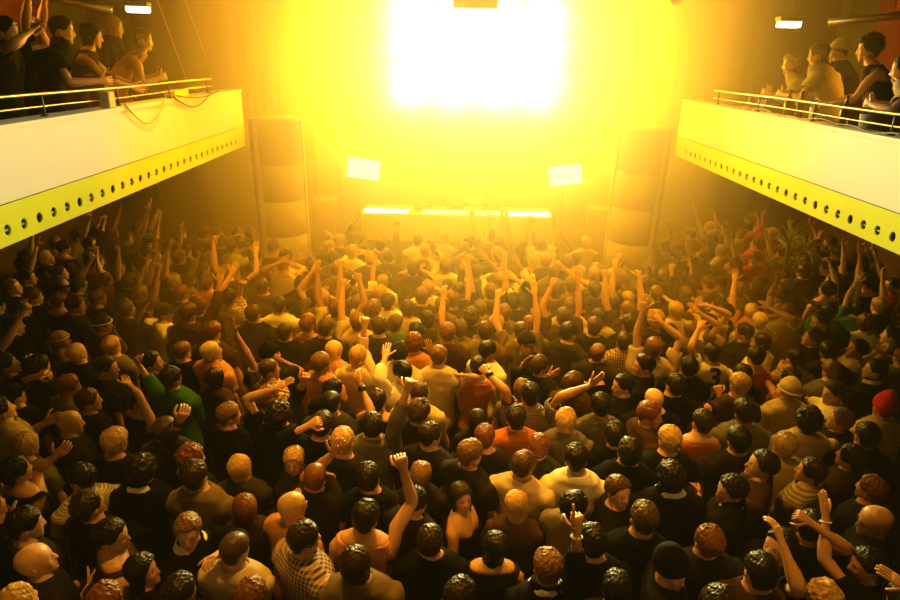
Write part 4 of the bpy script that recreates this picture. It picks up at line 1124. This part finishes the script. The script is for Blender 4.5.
def hands_to_arms(s):
    by = rad(s['yaw']); Ri = Matrix.Rotation(by, 3, 'Z')   # world to body
    f = Vector((math.sin(by), math.cos(by), 0)); arms = {}
    for side, e in s['hands'].items():
        z0 = s.get('z', 0); base = Vector((s['x0'], s['y0'], z0)); sc = s['h']/1.75; fm = .9 if s['fem'] else 1.
        S = Vector((side*.168*fm, -.008, 1.425))*sc; l1, l2 = .295*sc, .255*sc
        P3 = lambda px, py, dy: Ri @ (at_y(px, py, s['y0']+dy)-base)
        grid = [-.30+.05*k for k in range(15)]; best = None
        for dT in grid:
            T = P3(e['px'], e['py'], dT)
            if (T-Vector((0, 0, .93*s['h']))).length < .16 or (Vector((T.x, T.y, 0)).length < .2 and T.z < 1.45*sc): continue
            if 'ex' in e:
                for dE in grid:
                    E = P3(e['ex'], e['ey'], dE); W = T-(T-E).normalized()*.085
                    c = ((E-S).length-l1)**2+((W-E).length-l2)**2+.01*(dT-.08)**2+(.05 if (E-Vector((0, 0, .93*s['h']))).length < .16 else 0)
                    if best is None or c < best[0]: best = (c, W, E)
            else:
                W = T-Vector((T.x-S.x, T.y-S.y, max(.2, T.z-S.z))).normalized()*.085
                c = ((W-S).length-.43*sc)**2+.06*(dT-.12*f.y)**2
                if best is None or c < best[0]: best = (c, W, None)
        if best is None: best = (0, P3(e['px'], e['py'], .15*f.y), None)
        a = dict(T=best[1].copy(), pose=e['pose'])
        if best[2] is not None: a['pole'] = best[2].copy(); a['elbow'] = True
        if a['T'].z < 1.45*sc and a['T'].y < .16: a['T'].y = .2
        # keep the hand out of the own head
        hd = Vector((0, 0, .93*s['h'])); d = a['T']-hd
        if d.length < .17: a['T'] = hd+(d.normalized() if d.length > .02 else Vector((side,0,.4)).normalized())*.17
        arms[side] = a
    return arms
POSES = ['down']*3+['one']*4+['both']*2+['clap','chest','chest']
def random_arms(s, rr):
    k = rr.choice(POSES); hh = s['h']; arms = {}; sd = rr.choice((1, -1))
    if k == 'one': arms[sd] = dict(T=(sd*rr.uniform(.1,.3), rr.uniform(.1,.35), hh*rr.uniform(1.05,1.18)), pose=rr.choice('ofpr'))
    if k == 'both':
        for q in (1, -1): arms[q] = dict(T=(q*rr.uniform(.12,.3), rr.uniform(.1,.3), hh*rr.uniform(1.05,1.18)), pose=rr.choice('of'))
    if k == 'clap':
        for q in (1, -1): arms[q] = dict(T=(q*.05, .3, hh*.86), pose='o')
    if k == 'chest': arms[sd] = dict(T=(sd*.05, .26, hh*.8), pose='f')
    return arms
# ---- people filling the gaps
FILL = []
rr = random.Random(11); cand = []
yy = 2.1
while yy < 11.0:
    xx = -6.1
    while xx < 6.2:
        cand.append((xx+rr.uniform(-.13,.13), yy+rr.uniform(-.12,.12))); xx += .37
    yy += .33
rr.shuffle(cand); cand.sort(key=lambda c: c[1]//1.5)
for x, y in cand:
    if abs(x) < 4.45 and y > 9.9: continue
    if any(math.hypot(x-o[0], y-o[1]) < o[2] for o in OBST): continue
    u, v = to_px((x, y, 1.55))
    if not (-25 < u < 925 and v < 640): continue
    # under the far ends of the balconies the crowd thins out
    if y > 10.0 and (x < 0 or abs(x) > 6.0): continue
    if any(math.hypot(x-s['x'], (y-s['y'])*1.15) < (.42 if y < 6.3 else .37) for s in SPECS+FILL): continue
    q = random.Random(int(x*1000)*31+int(y*1000)); fem = q.random() < .22
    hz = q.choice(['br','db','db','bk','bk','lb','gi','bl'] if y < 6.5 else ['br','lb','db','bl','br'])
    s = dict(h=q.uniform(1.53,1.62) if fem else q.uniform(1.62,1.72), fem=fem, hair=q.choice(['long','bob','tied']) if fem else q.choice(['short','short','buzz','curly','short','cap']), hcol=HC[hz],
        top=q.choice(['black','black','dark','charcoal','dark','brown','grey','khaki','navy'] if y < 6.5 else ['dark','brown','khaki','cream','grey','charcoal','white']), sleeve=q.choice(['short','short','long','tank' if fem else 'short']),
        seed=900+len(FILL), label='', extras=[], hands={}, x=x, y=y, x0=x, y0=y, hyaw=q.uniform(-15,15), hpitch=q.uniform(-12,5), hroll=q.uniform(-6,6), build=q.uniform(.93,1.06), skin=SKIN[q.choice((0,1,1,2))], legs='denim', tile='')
    tow = math.degrees(math.atan2(0-x, 11-y)); s['yaw'] = tow*.6+q.uniform(-25,25); s['arms'] = random_arms(s, q)
    FILL.append(s)
relax(FILL+SPECS, 30, .03)
# ---- those on the balconies and on the stage
BZ = 2.915
UP = []
def up(px, py, X, yaw, hair, hcol, top, sleeve, fem, arms, label, lean=(0,.25), h=None, z=BZ, hyaw=0, hpitch=8, **k):
    h = h or (1.62 if fem else 1.70); d = ray(px, py); p = CAM+d*((X-CAM.x)/d.x) if z == BZ else at_y(px, py, X)
    s = dict(h=h, fem=fem, hair=hair, hcol=hcol, top=top, sleeve=sleeve, seed=1500+len(UP)*3, label=label, extras=[], hands={}, hyaw=hyaw, hpitch=hpitch, hroll=0, build=1., skin='skin_light', legs='trouser_black', yaw=yaw, lean=lean, tile='up', z=z)
    # the head leans over the rail: stand the feet back by the lean
    kk = 1.037; by = rad(yaw); L = Matrix.Rotation(-by, 3, 'Z') @ Vector((lean[0]*kk*kk, lean[1]*kk*kk, 0))
    if z == BZ: s['h'] = h = max(1.5, min(1.9, (p.z-BZ+(lean[0]**2+lean[1]**2)*.38)/.914))
    s['x'], s['y'] = p.x-L.x, p.y-L.y; s['arms'] = arms; s.update(k); UP.append(s)
R_, L_ = 1, -1
def A(x, y, z, pose='r', **k): return dict(T=(x, y, z), pose=pose, **k)
up(6, 34, -3.62, 75, 'short', 'black', 'black', 'short', False, {R_:A(.12,.34,1.50,'f'), L_:A(-.05,.36,1.52,'f')}, 'person clapping at the near end of the left balcony', (0,.12), 1.64)
up(33, 33, -4.0, 75, 'short', 'dark brown', 'black', 'short', False, {R_:A(.22,.22,1.86,'g'), L_:A(-.02,.30,1.93,'g')}, 'person on the left balcony holding a small camera up with both hands', (0,.10), 1.62)
up(63, 32, -3.55, 62, 'short', 'black', 'black', 'short', False, {R_:A(.2,.42,1.12,'r'), L_:A(-.2,.46,1.14,'r')}, 'black-haired man in a black polo leaning on the left balcony rail', (0,.20), 1.70, collar=True)
up(93, 37, -3.52, 66, 'long', 'dark brown', 'brown', 'tank', True, {R_:A(.18,.50,1.06,'r'), L_:A(-.18,.52,1.06,'r')}, 'woman with long dark hair resting both arms on the left rail', (0,.22), 1.62)
up(112, 28, -3.95, 70, 'long', 'blond', 'dark', 'long', True, {}, 'person with long pale hair standing back in the dark of the left balcony', (0,.05), 1.66)
up(146, 42, -3.45, 58, 'short', 'light brown', 'peach', 'tank', False, {R_:A(.12,.45,1.10,'r'), L_:A(-.14,.45,1.12,'r')}, 'bare-shouldered man in peach bent over the far part of the left rail', (0,.36), 1.68)
up(787, 66, 3.50, -60, 'curly', 'blond', 'cream', 'short', False, {L_:A(-.2,.42,1.08,'r'), R_:A(.2,.42,1.08,'r')}, 'hazy blond figure at the far end of the right balcony', (0,.3), 1.64)
up(816, 57, 3.50, -40, 'short', 'light brown', 'cream', 'short', False, {L_:A(-.2,.42,1.10,'r'), R_:A(.2,.42,1.08,'r')}, 'light brown-haired man in cream on the right balcony, second from the haze', (0,.25), 1.66)
up(838, 53, 3.95, -55, 'cap', 'brown', 'dark', 'long', False, {L_:A(-.15,.42,1.1,'r'), R_:A(.2,.42,1.05,'r')}, 'man with a light cap and a dark jacket at the right rail', (0,.2), 1.68, jacket=True, hatmat='top_cream')
up(868, 50, 3.50, -60, 'curly', 'black', 'charcoal', 'tank', True, {L_:A(-.14,.48,1.06,'r'), R_:A(.2,.46,1.06,'r')}, 'woman with big dark hair and a dark vest leaning on the right rail', (0,.24), 1.66)
up(896, 72, 3.42, -50, 'short', 'dark brown', 'cream', 'short', False, {L_:A(-.2,.4,1.1,'r'), R_:A(.2,.42,1.1,'r')}, 'person in a cream tee at the near edge of the right balcony', (0,.3), 1.62)
up(474, 193, 11.75, 180, 'short', 'brown', 'white', 'short', False, {L_:A(-.18,.42,1.12,'r'), R_:A(.2,.42,1.12,'r')}, 'person in a white tee working at the long table on the stage', (0,.12), 1.72, z=SZ)
UP[-1]['z'] = SZ
q = UP[-1]; q['x'], q['y'] = at_y(474, 190, 11.75).x, 11.72
# ---- choose who is an individual: everybody placed from the photograph, then the nearest fillers up to 300
FILL.sort(key=lambda s: s['y']); room = max(0, 300-len(SPECS)-len(UP))
near = [s for s in FILL if s['y'] < 7][:22]; rest = [s for s in FILL if s not in near]
print('PEOPLE', len(SPECS), len(UP), 'fill', len(FILL), 'near', len(near), 'crowd', len(rest))
# ---- descriptions for those without one
NICK = [(s['label'], s) for s in SPECS if s['label']]
POSE_TXT = lambda s: ('both hands up' if sum(1 for a in s['arms'].values() if Vector(a['T']).z > s['h']*.9) == 2 else 'one hand up' if any(Vector(a['T']).z > s['h']*.9 for a in s['arms'].values()) else 'hand at chest' if s['arms'] else 'arms down')
LM = [('left pillar',-2.78,9.45),('right pillar',2.78,9.45),('white stage table',0,10.6),('potted palm',5.0,8.75),('end of the left balcony',-3.6,8.7),('end of the right balcony',3.6,8.7),('left wall',-6.5,8.0),('right wall',6.5,8.0),('hazy middle',0,7.2)]
def hair_txt(s):
    if s['hair'] == 'bald': return 'bald'
    if s['hair'] in ('cap','beanie'): return s['hair']+'-wearing'
    return {'short':'','buzz':'cropped ','curly':'curly ','bob':'bobbed ','long':'long ','tied':'tied '}[s['hair']]+s['hcol'].replace('dark brown','dark').replace('light brown','light').replace('pale blond','pale')+'-haired'
ORD = ['nearest','second nearest','third nearest','fourth nearest','fifth nearest','sixth nearest','seventh nearest','eighth nearest']
for s in SPECS:
    s['arms'] = hands_to_arms(s); q = random.Random(s['seed']*13+5)
    if not s['arms'] and (not s['label'] or 'haz' in s['label']) and q.random() < .62:
        s['arms'] = random_arms(s, q)
CHECK = True
todo = {}
for s in SPECS+near:
    if s['label']: continue
    base = '%s %s in %s, %s' % (hair_txt(s), 'woman' if s['fem'] else 'person', {'striped khaki':'khaki stripes'}.get(s['top'], s['top']), POSE_TXT(s))
    lm = min(LM, key=lambda l: math.hypot(s['x']-l[1], s['y']-l[2]))
    todo.setdefault((base, lm), []).append(s)
used = {}
for (base, lm), L in todo.items():
    L.sort(key=lambda s: math.hypot(s['x']-lm[1], s['y']-lm[2]))
    for i, s in enumerate(L):
        s['label'] = base+(', near the '+lm[0] if len(L) == 1 else ', %s the %s' % (ORD[i]+' to' if i < 8 else 'far from', lm[0]))
for s in SPECS+UP+near:
    n = len(s['label'].split())
    if n > 16: print('LONG', n, s['label'])
    if s['label'] in used: print('DUP', s['label'])
    used[s['label']] = 1
for s in SPECS+near:
    u, v = to_px((s['x'], s['y'], 1.6)); s['low'] = s['y'] > 6.6
    o, P = make_person(s); s['obj'] = o
    tag(o, s['label'], 'person', 'dancers on the floor'); s['P'] = P
for s in UP:
    o, P = make_person(s); s['obj'] = o; s['P'] = P
    tag(o, s['label'], 'person', 'people on the balconies' if s['z'] == BZ else 'people on the stage')
# collars of another colour show as their own part
def collar_part(s):
    P = s['P']; b = MB(); sc = P['sc']; rings = []
    for z, k in ((1.512,.028),(1.528,.030),(1.548,.023),(1.542,.007)):
        zz = z; rx = np.interp(z, [1.49,1.508,1.525,1.545],[.13,.095,.071,.061])+k; ry = np.interp(z, [1.49,1.508,1.545],[.075,.067,.061])+k
        rings.append([Vector((rx*SN[j], -.014+ry*CS[j], zz-(.045 if CS[j] > .75 else .02*max(0, CS[j]))))*sc for j in range(NT)])
    b.loft(rings, 0, False, False); b.build('collar', ['top_'+s['collarcol']], [c for c in s['obj'].children if c.name.split('.')[0] in ('shirt','jacket','t_shirt')][0])
for s in SPECS:
    if s.get('collarcol'): collar_part(s)
    if s.get('jersey'):
        cu = bpy.data.curves.new('n', 'FONT'); cu.body = '3'; cu.size = .30; cu.align_x = 'CENTER'; cu.extrude = 0; cu.offset = .006
        to = bpy.data.objects.new('n', cu); C.objects.link(to); dg = bpy.context.evaluated_depsgraph_get(); me = bpy.data.meshes.new_from_object(to.evaluated_get(dg)); bpy.data.objects.remove(to)
        import bmesh
        bm = bmesh.new(); bm.from_mesh(me); bmesh.ops.triangulate(bm, faces=bm.faces); bmesh.ops.subdivide_edges(bm, edges=bm.edges, cuts=3, use_grid_fill=True)
        tp = [c for c in s['obj'].children if c.name.startswith('t_shirt')][0]
        from mathutils.bvhtree import BVHTree
        bv = BVHTree.FromPolygons([v.co for v in tp.data.vertices], [tuple(p.vertices) for p in tp.data.polygons])
        for v in bm.verts:
            x, z = v.co.x, 1.225+v.co.y*.95
            hit = bv.ray_cast(Vector((x, -1, z)), Vector((0,1,0)))
            v.co = Vector((x, (hit[0].y if hit[0] else -.13)-.004, z))
        bm.to_mesh(me); bm.free(); me.materials.clear(); me.materials.append(MATS['strap_black'])
        o = bpy.data.objects.new('jersey_number', me); C.objects.link(o); o.parent = tp
# ---- things that are held
def held(name, s, side, label, cat, build):
    A_ = s['P']['arms'][side]; sc = s['P']['sc']; p = (A_['W']+A_['ht']*.10)*sc; r = empty(name, s['obj'].matrix_basis @ p); r.rotation_euler = s['obj'].rotation_euler
    tag(r, label, cat); build(r)
def cam_build(r):
    b = MB(); b.box((0,0,.02), (.13,.06,.085)); bevel(b.build('body', ['black_metal'], r, False), .01)
    b = MB(); b.tube([(0,.03,.02),(0,.10,.02)], [.034,.036], 14); b.build('lens', ['strap_black'], r); b = MB(); b.box((.0,0,.075), (.05,.04,.03)); bevel(b.build('flash', ['steel'], r, False), .005)
find = lambda t: [s for s in SPECS+UP if t in s['label']][0]
held('camera_body', find('holding a camera up with both hands'), 1, 'black camera held up by the man in black at the dark side', 'camera', cam_build)
held('compact_camera', find('small camera up'), 1, 'small camera held high on the left balcony', 'camera', cam_build)
def phone(r): b = MB(); b.box((0,0,.03), (.03,.02,.10)); bevel(b.build('phone_case', ['bead_white'], r, False), .005)
held('mobile_phone', find('holding a small bright thing'), 1, 'small bright phone held by the blond person in grey', 'phone', phone)
def glass(r): b = MB(); b.loft([[Vector((q*math.cos(k*.5236), q*math.sin(k*.5236), z)) for k in range(12)] for q, z in ((.03,-.04),(.036,.07),(.033,.07),(.028,-.03))]); b.build('cup', ['cup_plastic'], r)
held('drinking_cup', find('drinking, his fist'), -1, 'pale cup at the mouth of the man with the cream collar', 'cup', glass)
# ---- the rest of the crowd, too many to tell apart
def mat_index(lst, m):
    if m not in lst: lst.append(m)
    return lst.index(m)
big = MB(); ML = []
for s in rest:
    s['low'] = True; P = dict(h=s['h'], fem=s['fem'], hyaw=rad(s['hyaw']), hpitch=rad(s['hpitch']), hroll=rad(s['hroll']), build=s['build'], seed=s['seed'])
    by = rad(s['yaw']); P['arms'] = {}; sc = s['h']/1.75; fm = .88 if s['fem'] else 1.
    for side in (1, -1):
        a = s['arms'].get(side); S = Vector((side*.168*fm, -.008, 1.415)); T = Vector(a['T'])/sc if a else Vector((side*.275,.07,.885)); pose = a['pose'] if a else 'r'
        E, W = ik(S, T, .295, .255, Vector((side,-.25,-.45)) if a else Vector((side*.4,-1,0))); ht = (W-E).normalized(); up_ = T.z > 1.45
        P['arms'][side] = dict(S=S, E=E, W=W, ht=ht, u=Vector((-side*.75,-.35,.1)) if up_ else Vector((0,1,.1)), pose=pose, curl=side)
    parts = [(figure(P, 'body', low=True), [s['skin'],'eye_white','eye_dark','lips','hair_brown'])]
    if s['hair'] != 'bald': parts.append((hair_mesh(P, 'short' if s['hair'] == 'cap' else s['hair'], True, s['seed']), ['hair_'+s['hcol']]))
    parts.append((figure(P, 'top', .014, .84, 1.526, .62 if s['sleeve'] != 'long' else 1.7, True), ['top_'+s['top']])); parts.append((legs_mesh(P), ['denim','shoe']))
    M = Matrix.Translation((s['x'], s['y'], 0)) @ Matrix.Rotation(-by, 4, 'Z')
    for mb, ms in parts:
        o = len(big.v); big.v += [tuple(M @ Vector(v)) for v in mb.v]; big.f += [tuple(o+i for i in f) for f in mb.f]; ix = [mat_index(ML, m) for m in ms]; big.m += [ix[i] for i in mb.m]
if rest:
    o = big.build('crowd', ML); tag(o, 'the many other dancers in the far hazy rows before the stage', 'crowd', None, 'stuff')
# clothes and hair get folds and strands
fold = bpy.data.textures.new('folds', 'CLOUDS'); fold.noise_scale = .13; fold.noise_depth = 2
tuft = bpy.data.textures.new('tufts', 'CLOUDS'); tuft.noise_scale = .016; tuft.noise_depth = 2
lock = bpy.data.textures.new('locks', 'CLOUDS'); lock.noise_scale = .026; lock.noise_depth = 1
for s in SPECS+near+UP:
    if s.get('low') and s['y'] > 8: continue
    for c in s['obj'].children:
        k = c.name.split('.')[0]
        if k in ('t_shirt','shirt','jacket','tank_top','dress_top'):
            m = c.modifiers.new('s', 'SUBSURF'); m.levels = m.render_levels = 1
            if s.get('jersey'): continue
            m = c.modifiers.new('d', 'DISPLACE'); m.texture = fold; m.texture_coords = 'LOCAL'; m.strength = .036; m.mid_level = .47
        if k == 'hair' and s['hair'] not in ('buzz','cap','beanie','bucket'):
            m = c.modifiers.new('s', 'SUBSURF'); m.levels = m.render_levels = 1 if s['y'] > 4.5 else 2
            m = c.modifiers.new('d', 'DISPLACE'); m.texture = lock if s['hair'] == 'curly' else tuft; m.texture_coords = 'LOCAL'; m.strength = .018 if s['hair'] == 'curly' else .011; m.mid_level = .45

for root in [o for o in C.objects if o.parent is None]:
    for kid, host in (('lens','housing'),('diffuser','housing'),('grille','cabinet'),('jog_wheel','body'),('display','body'),('knob','body'),('fader','body'),('flash','body'),('light_strip','housing')):
        hs_ = [c for c in root.children if c.name.split('.')[0] == host]
        for c in list(root.children):
            if hs_ and c.name.split('.')[0] == kid: c.parent = hs_[0]
# ------------------------------------------------------------------ lights
def area(name, loc, target, size, energy, col, spread=180):
    l = bpy.data.lights.new(name, 'AREA'); l.shape = 'RECTANGLE'; l.size, l.size_y = size; l.energy = energy; l.color = col; l.spread = rad(spread)
    o = bpy.data.objects.new(name, l); C.objects.link(o); o.location = loc; o.rotation_euler = (Vector(target)-Vector(loc)).to_track_quat('-Z', 'Y').to_euler(); return o
def spot(name, loc, target, energy, col, angle=60, blend=.6, r=.12):
    l = bpy.data.lights.new(name, 'SPOT'); l.energy = energy; l.color = col; l.spot_size = rad(angle); l.spot_blend = blend; l.shadow_soft_size = r
    o = bpy.data.objects.new(name, l); C.objects.link(o); o.location = loc; o.rotation_euler = (Vector(target)-Vector(loc)).to_track_quat('-Z', 'Y').to_euler(); return o
for a in LIGHTS:
    k = a[0]
    (area if k == 'area' else spot)(*a[1:])
def point(name, loc, energy, col, r=.1):
    l = bpy.data.lights.new(name, 'POINT'); l.energy = energy; l.color = col; l.shadow_soft_size = r
    o = bpy.data.objects.new(name, l); C.objects.link(o); o.location = loc; return o
for i, (x, y, z) in enumerate(BL):
    core = i % 6 in (1, 2, 3, 4); spot('blinder_beam', (x, y-.06, z), (x*.8, 0, z-.35) if core else (x*1.6, 4, z-2.2), CORE_W/12 if core else BLIND_W/6, CORE_COL if core else BLIND_COL, 46 if core else 165, 1., .11)
def haze(name, x0, x1, y0, y1, z0, z1, dens, col, aniso, absorb):
    m = bpy.data.materials.new(name); m.use_nodes = True; nt = m.node_tree; nt.nodes.clear()
    out = nt.nodes.new('ShaderNodeOutputMaterial'); v = nt.nodes.new('ShaderNodeVolumeScatter'); v.inputs['Color'].default_value = (*col, 1); v.inputs['Density'].default_value = dens; v.inputs['Anisotropy'].default_value = aniso
    a = nt.nodes.new('ShaderNodeVolumeAbsorption'); a.inputs['Color'].default_value = (*absorb[1], 1); a.inputs['Density'].default_value = absorb[0]
    ad = nt.nodes.new('ShaderNodeAddShader'); nt.links.new(v.outputs[0], ad.inputs[0]); nt.links.new(a.outputs[0], ad.inputs[1]); nt.links.new(ad.outputs[0], out.inputs['Volume']); MATS[name] = m
    b = MB(); b.box(((x0+x1)/2,(y0+y1)/2,(z0+z1)/2), (x1-x0,y1-y0,z1-z0)); o = b.build(name, [name], None, False); tag(o, HZL[name], 'haze', None, 'stuff'); return o
HZL = {'hall_haze':'thin warm haze filling the whole hall', 'floor_haze':'golden haze over the far half of the dance floor', 'stage_haze':'thick glowing smoke in front of and above the stage'}
for h in HAZES: haze(*h)
cy = sc_.cycles
cy.volume_bounces = 1; cy.max_bounces = 6; cy.diffuse_bounces = 3; cy.glossy_bounces = 2; cy.use_denoising = True; cy.sample_clamp_indirect = 6
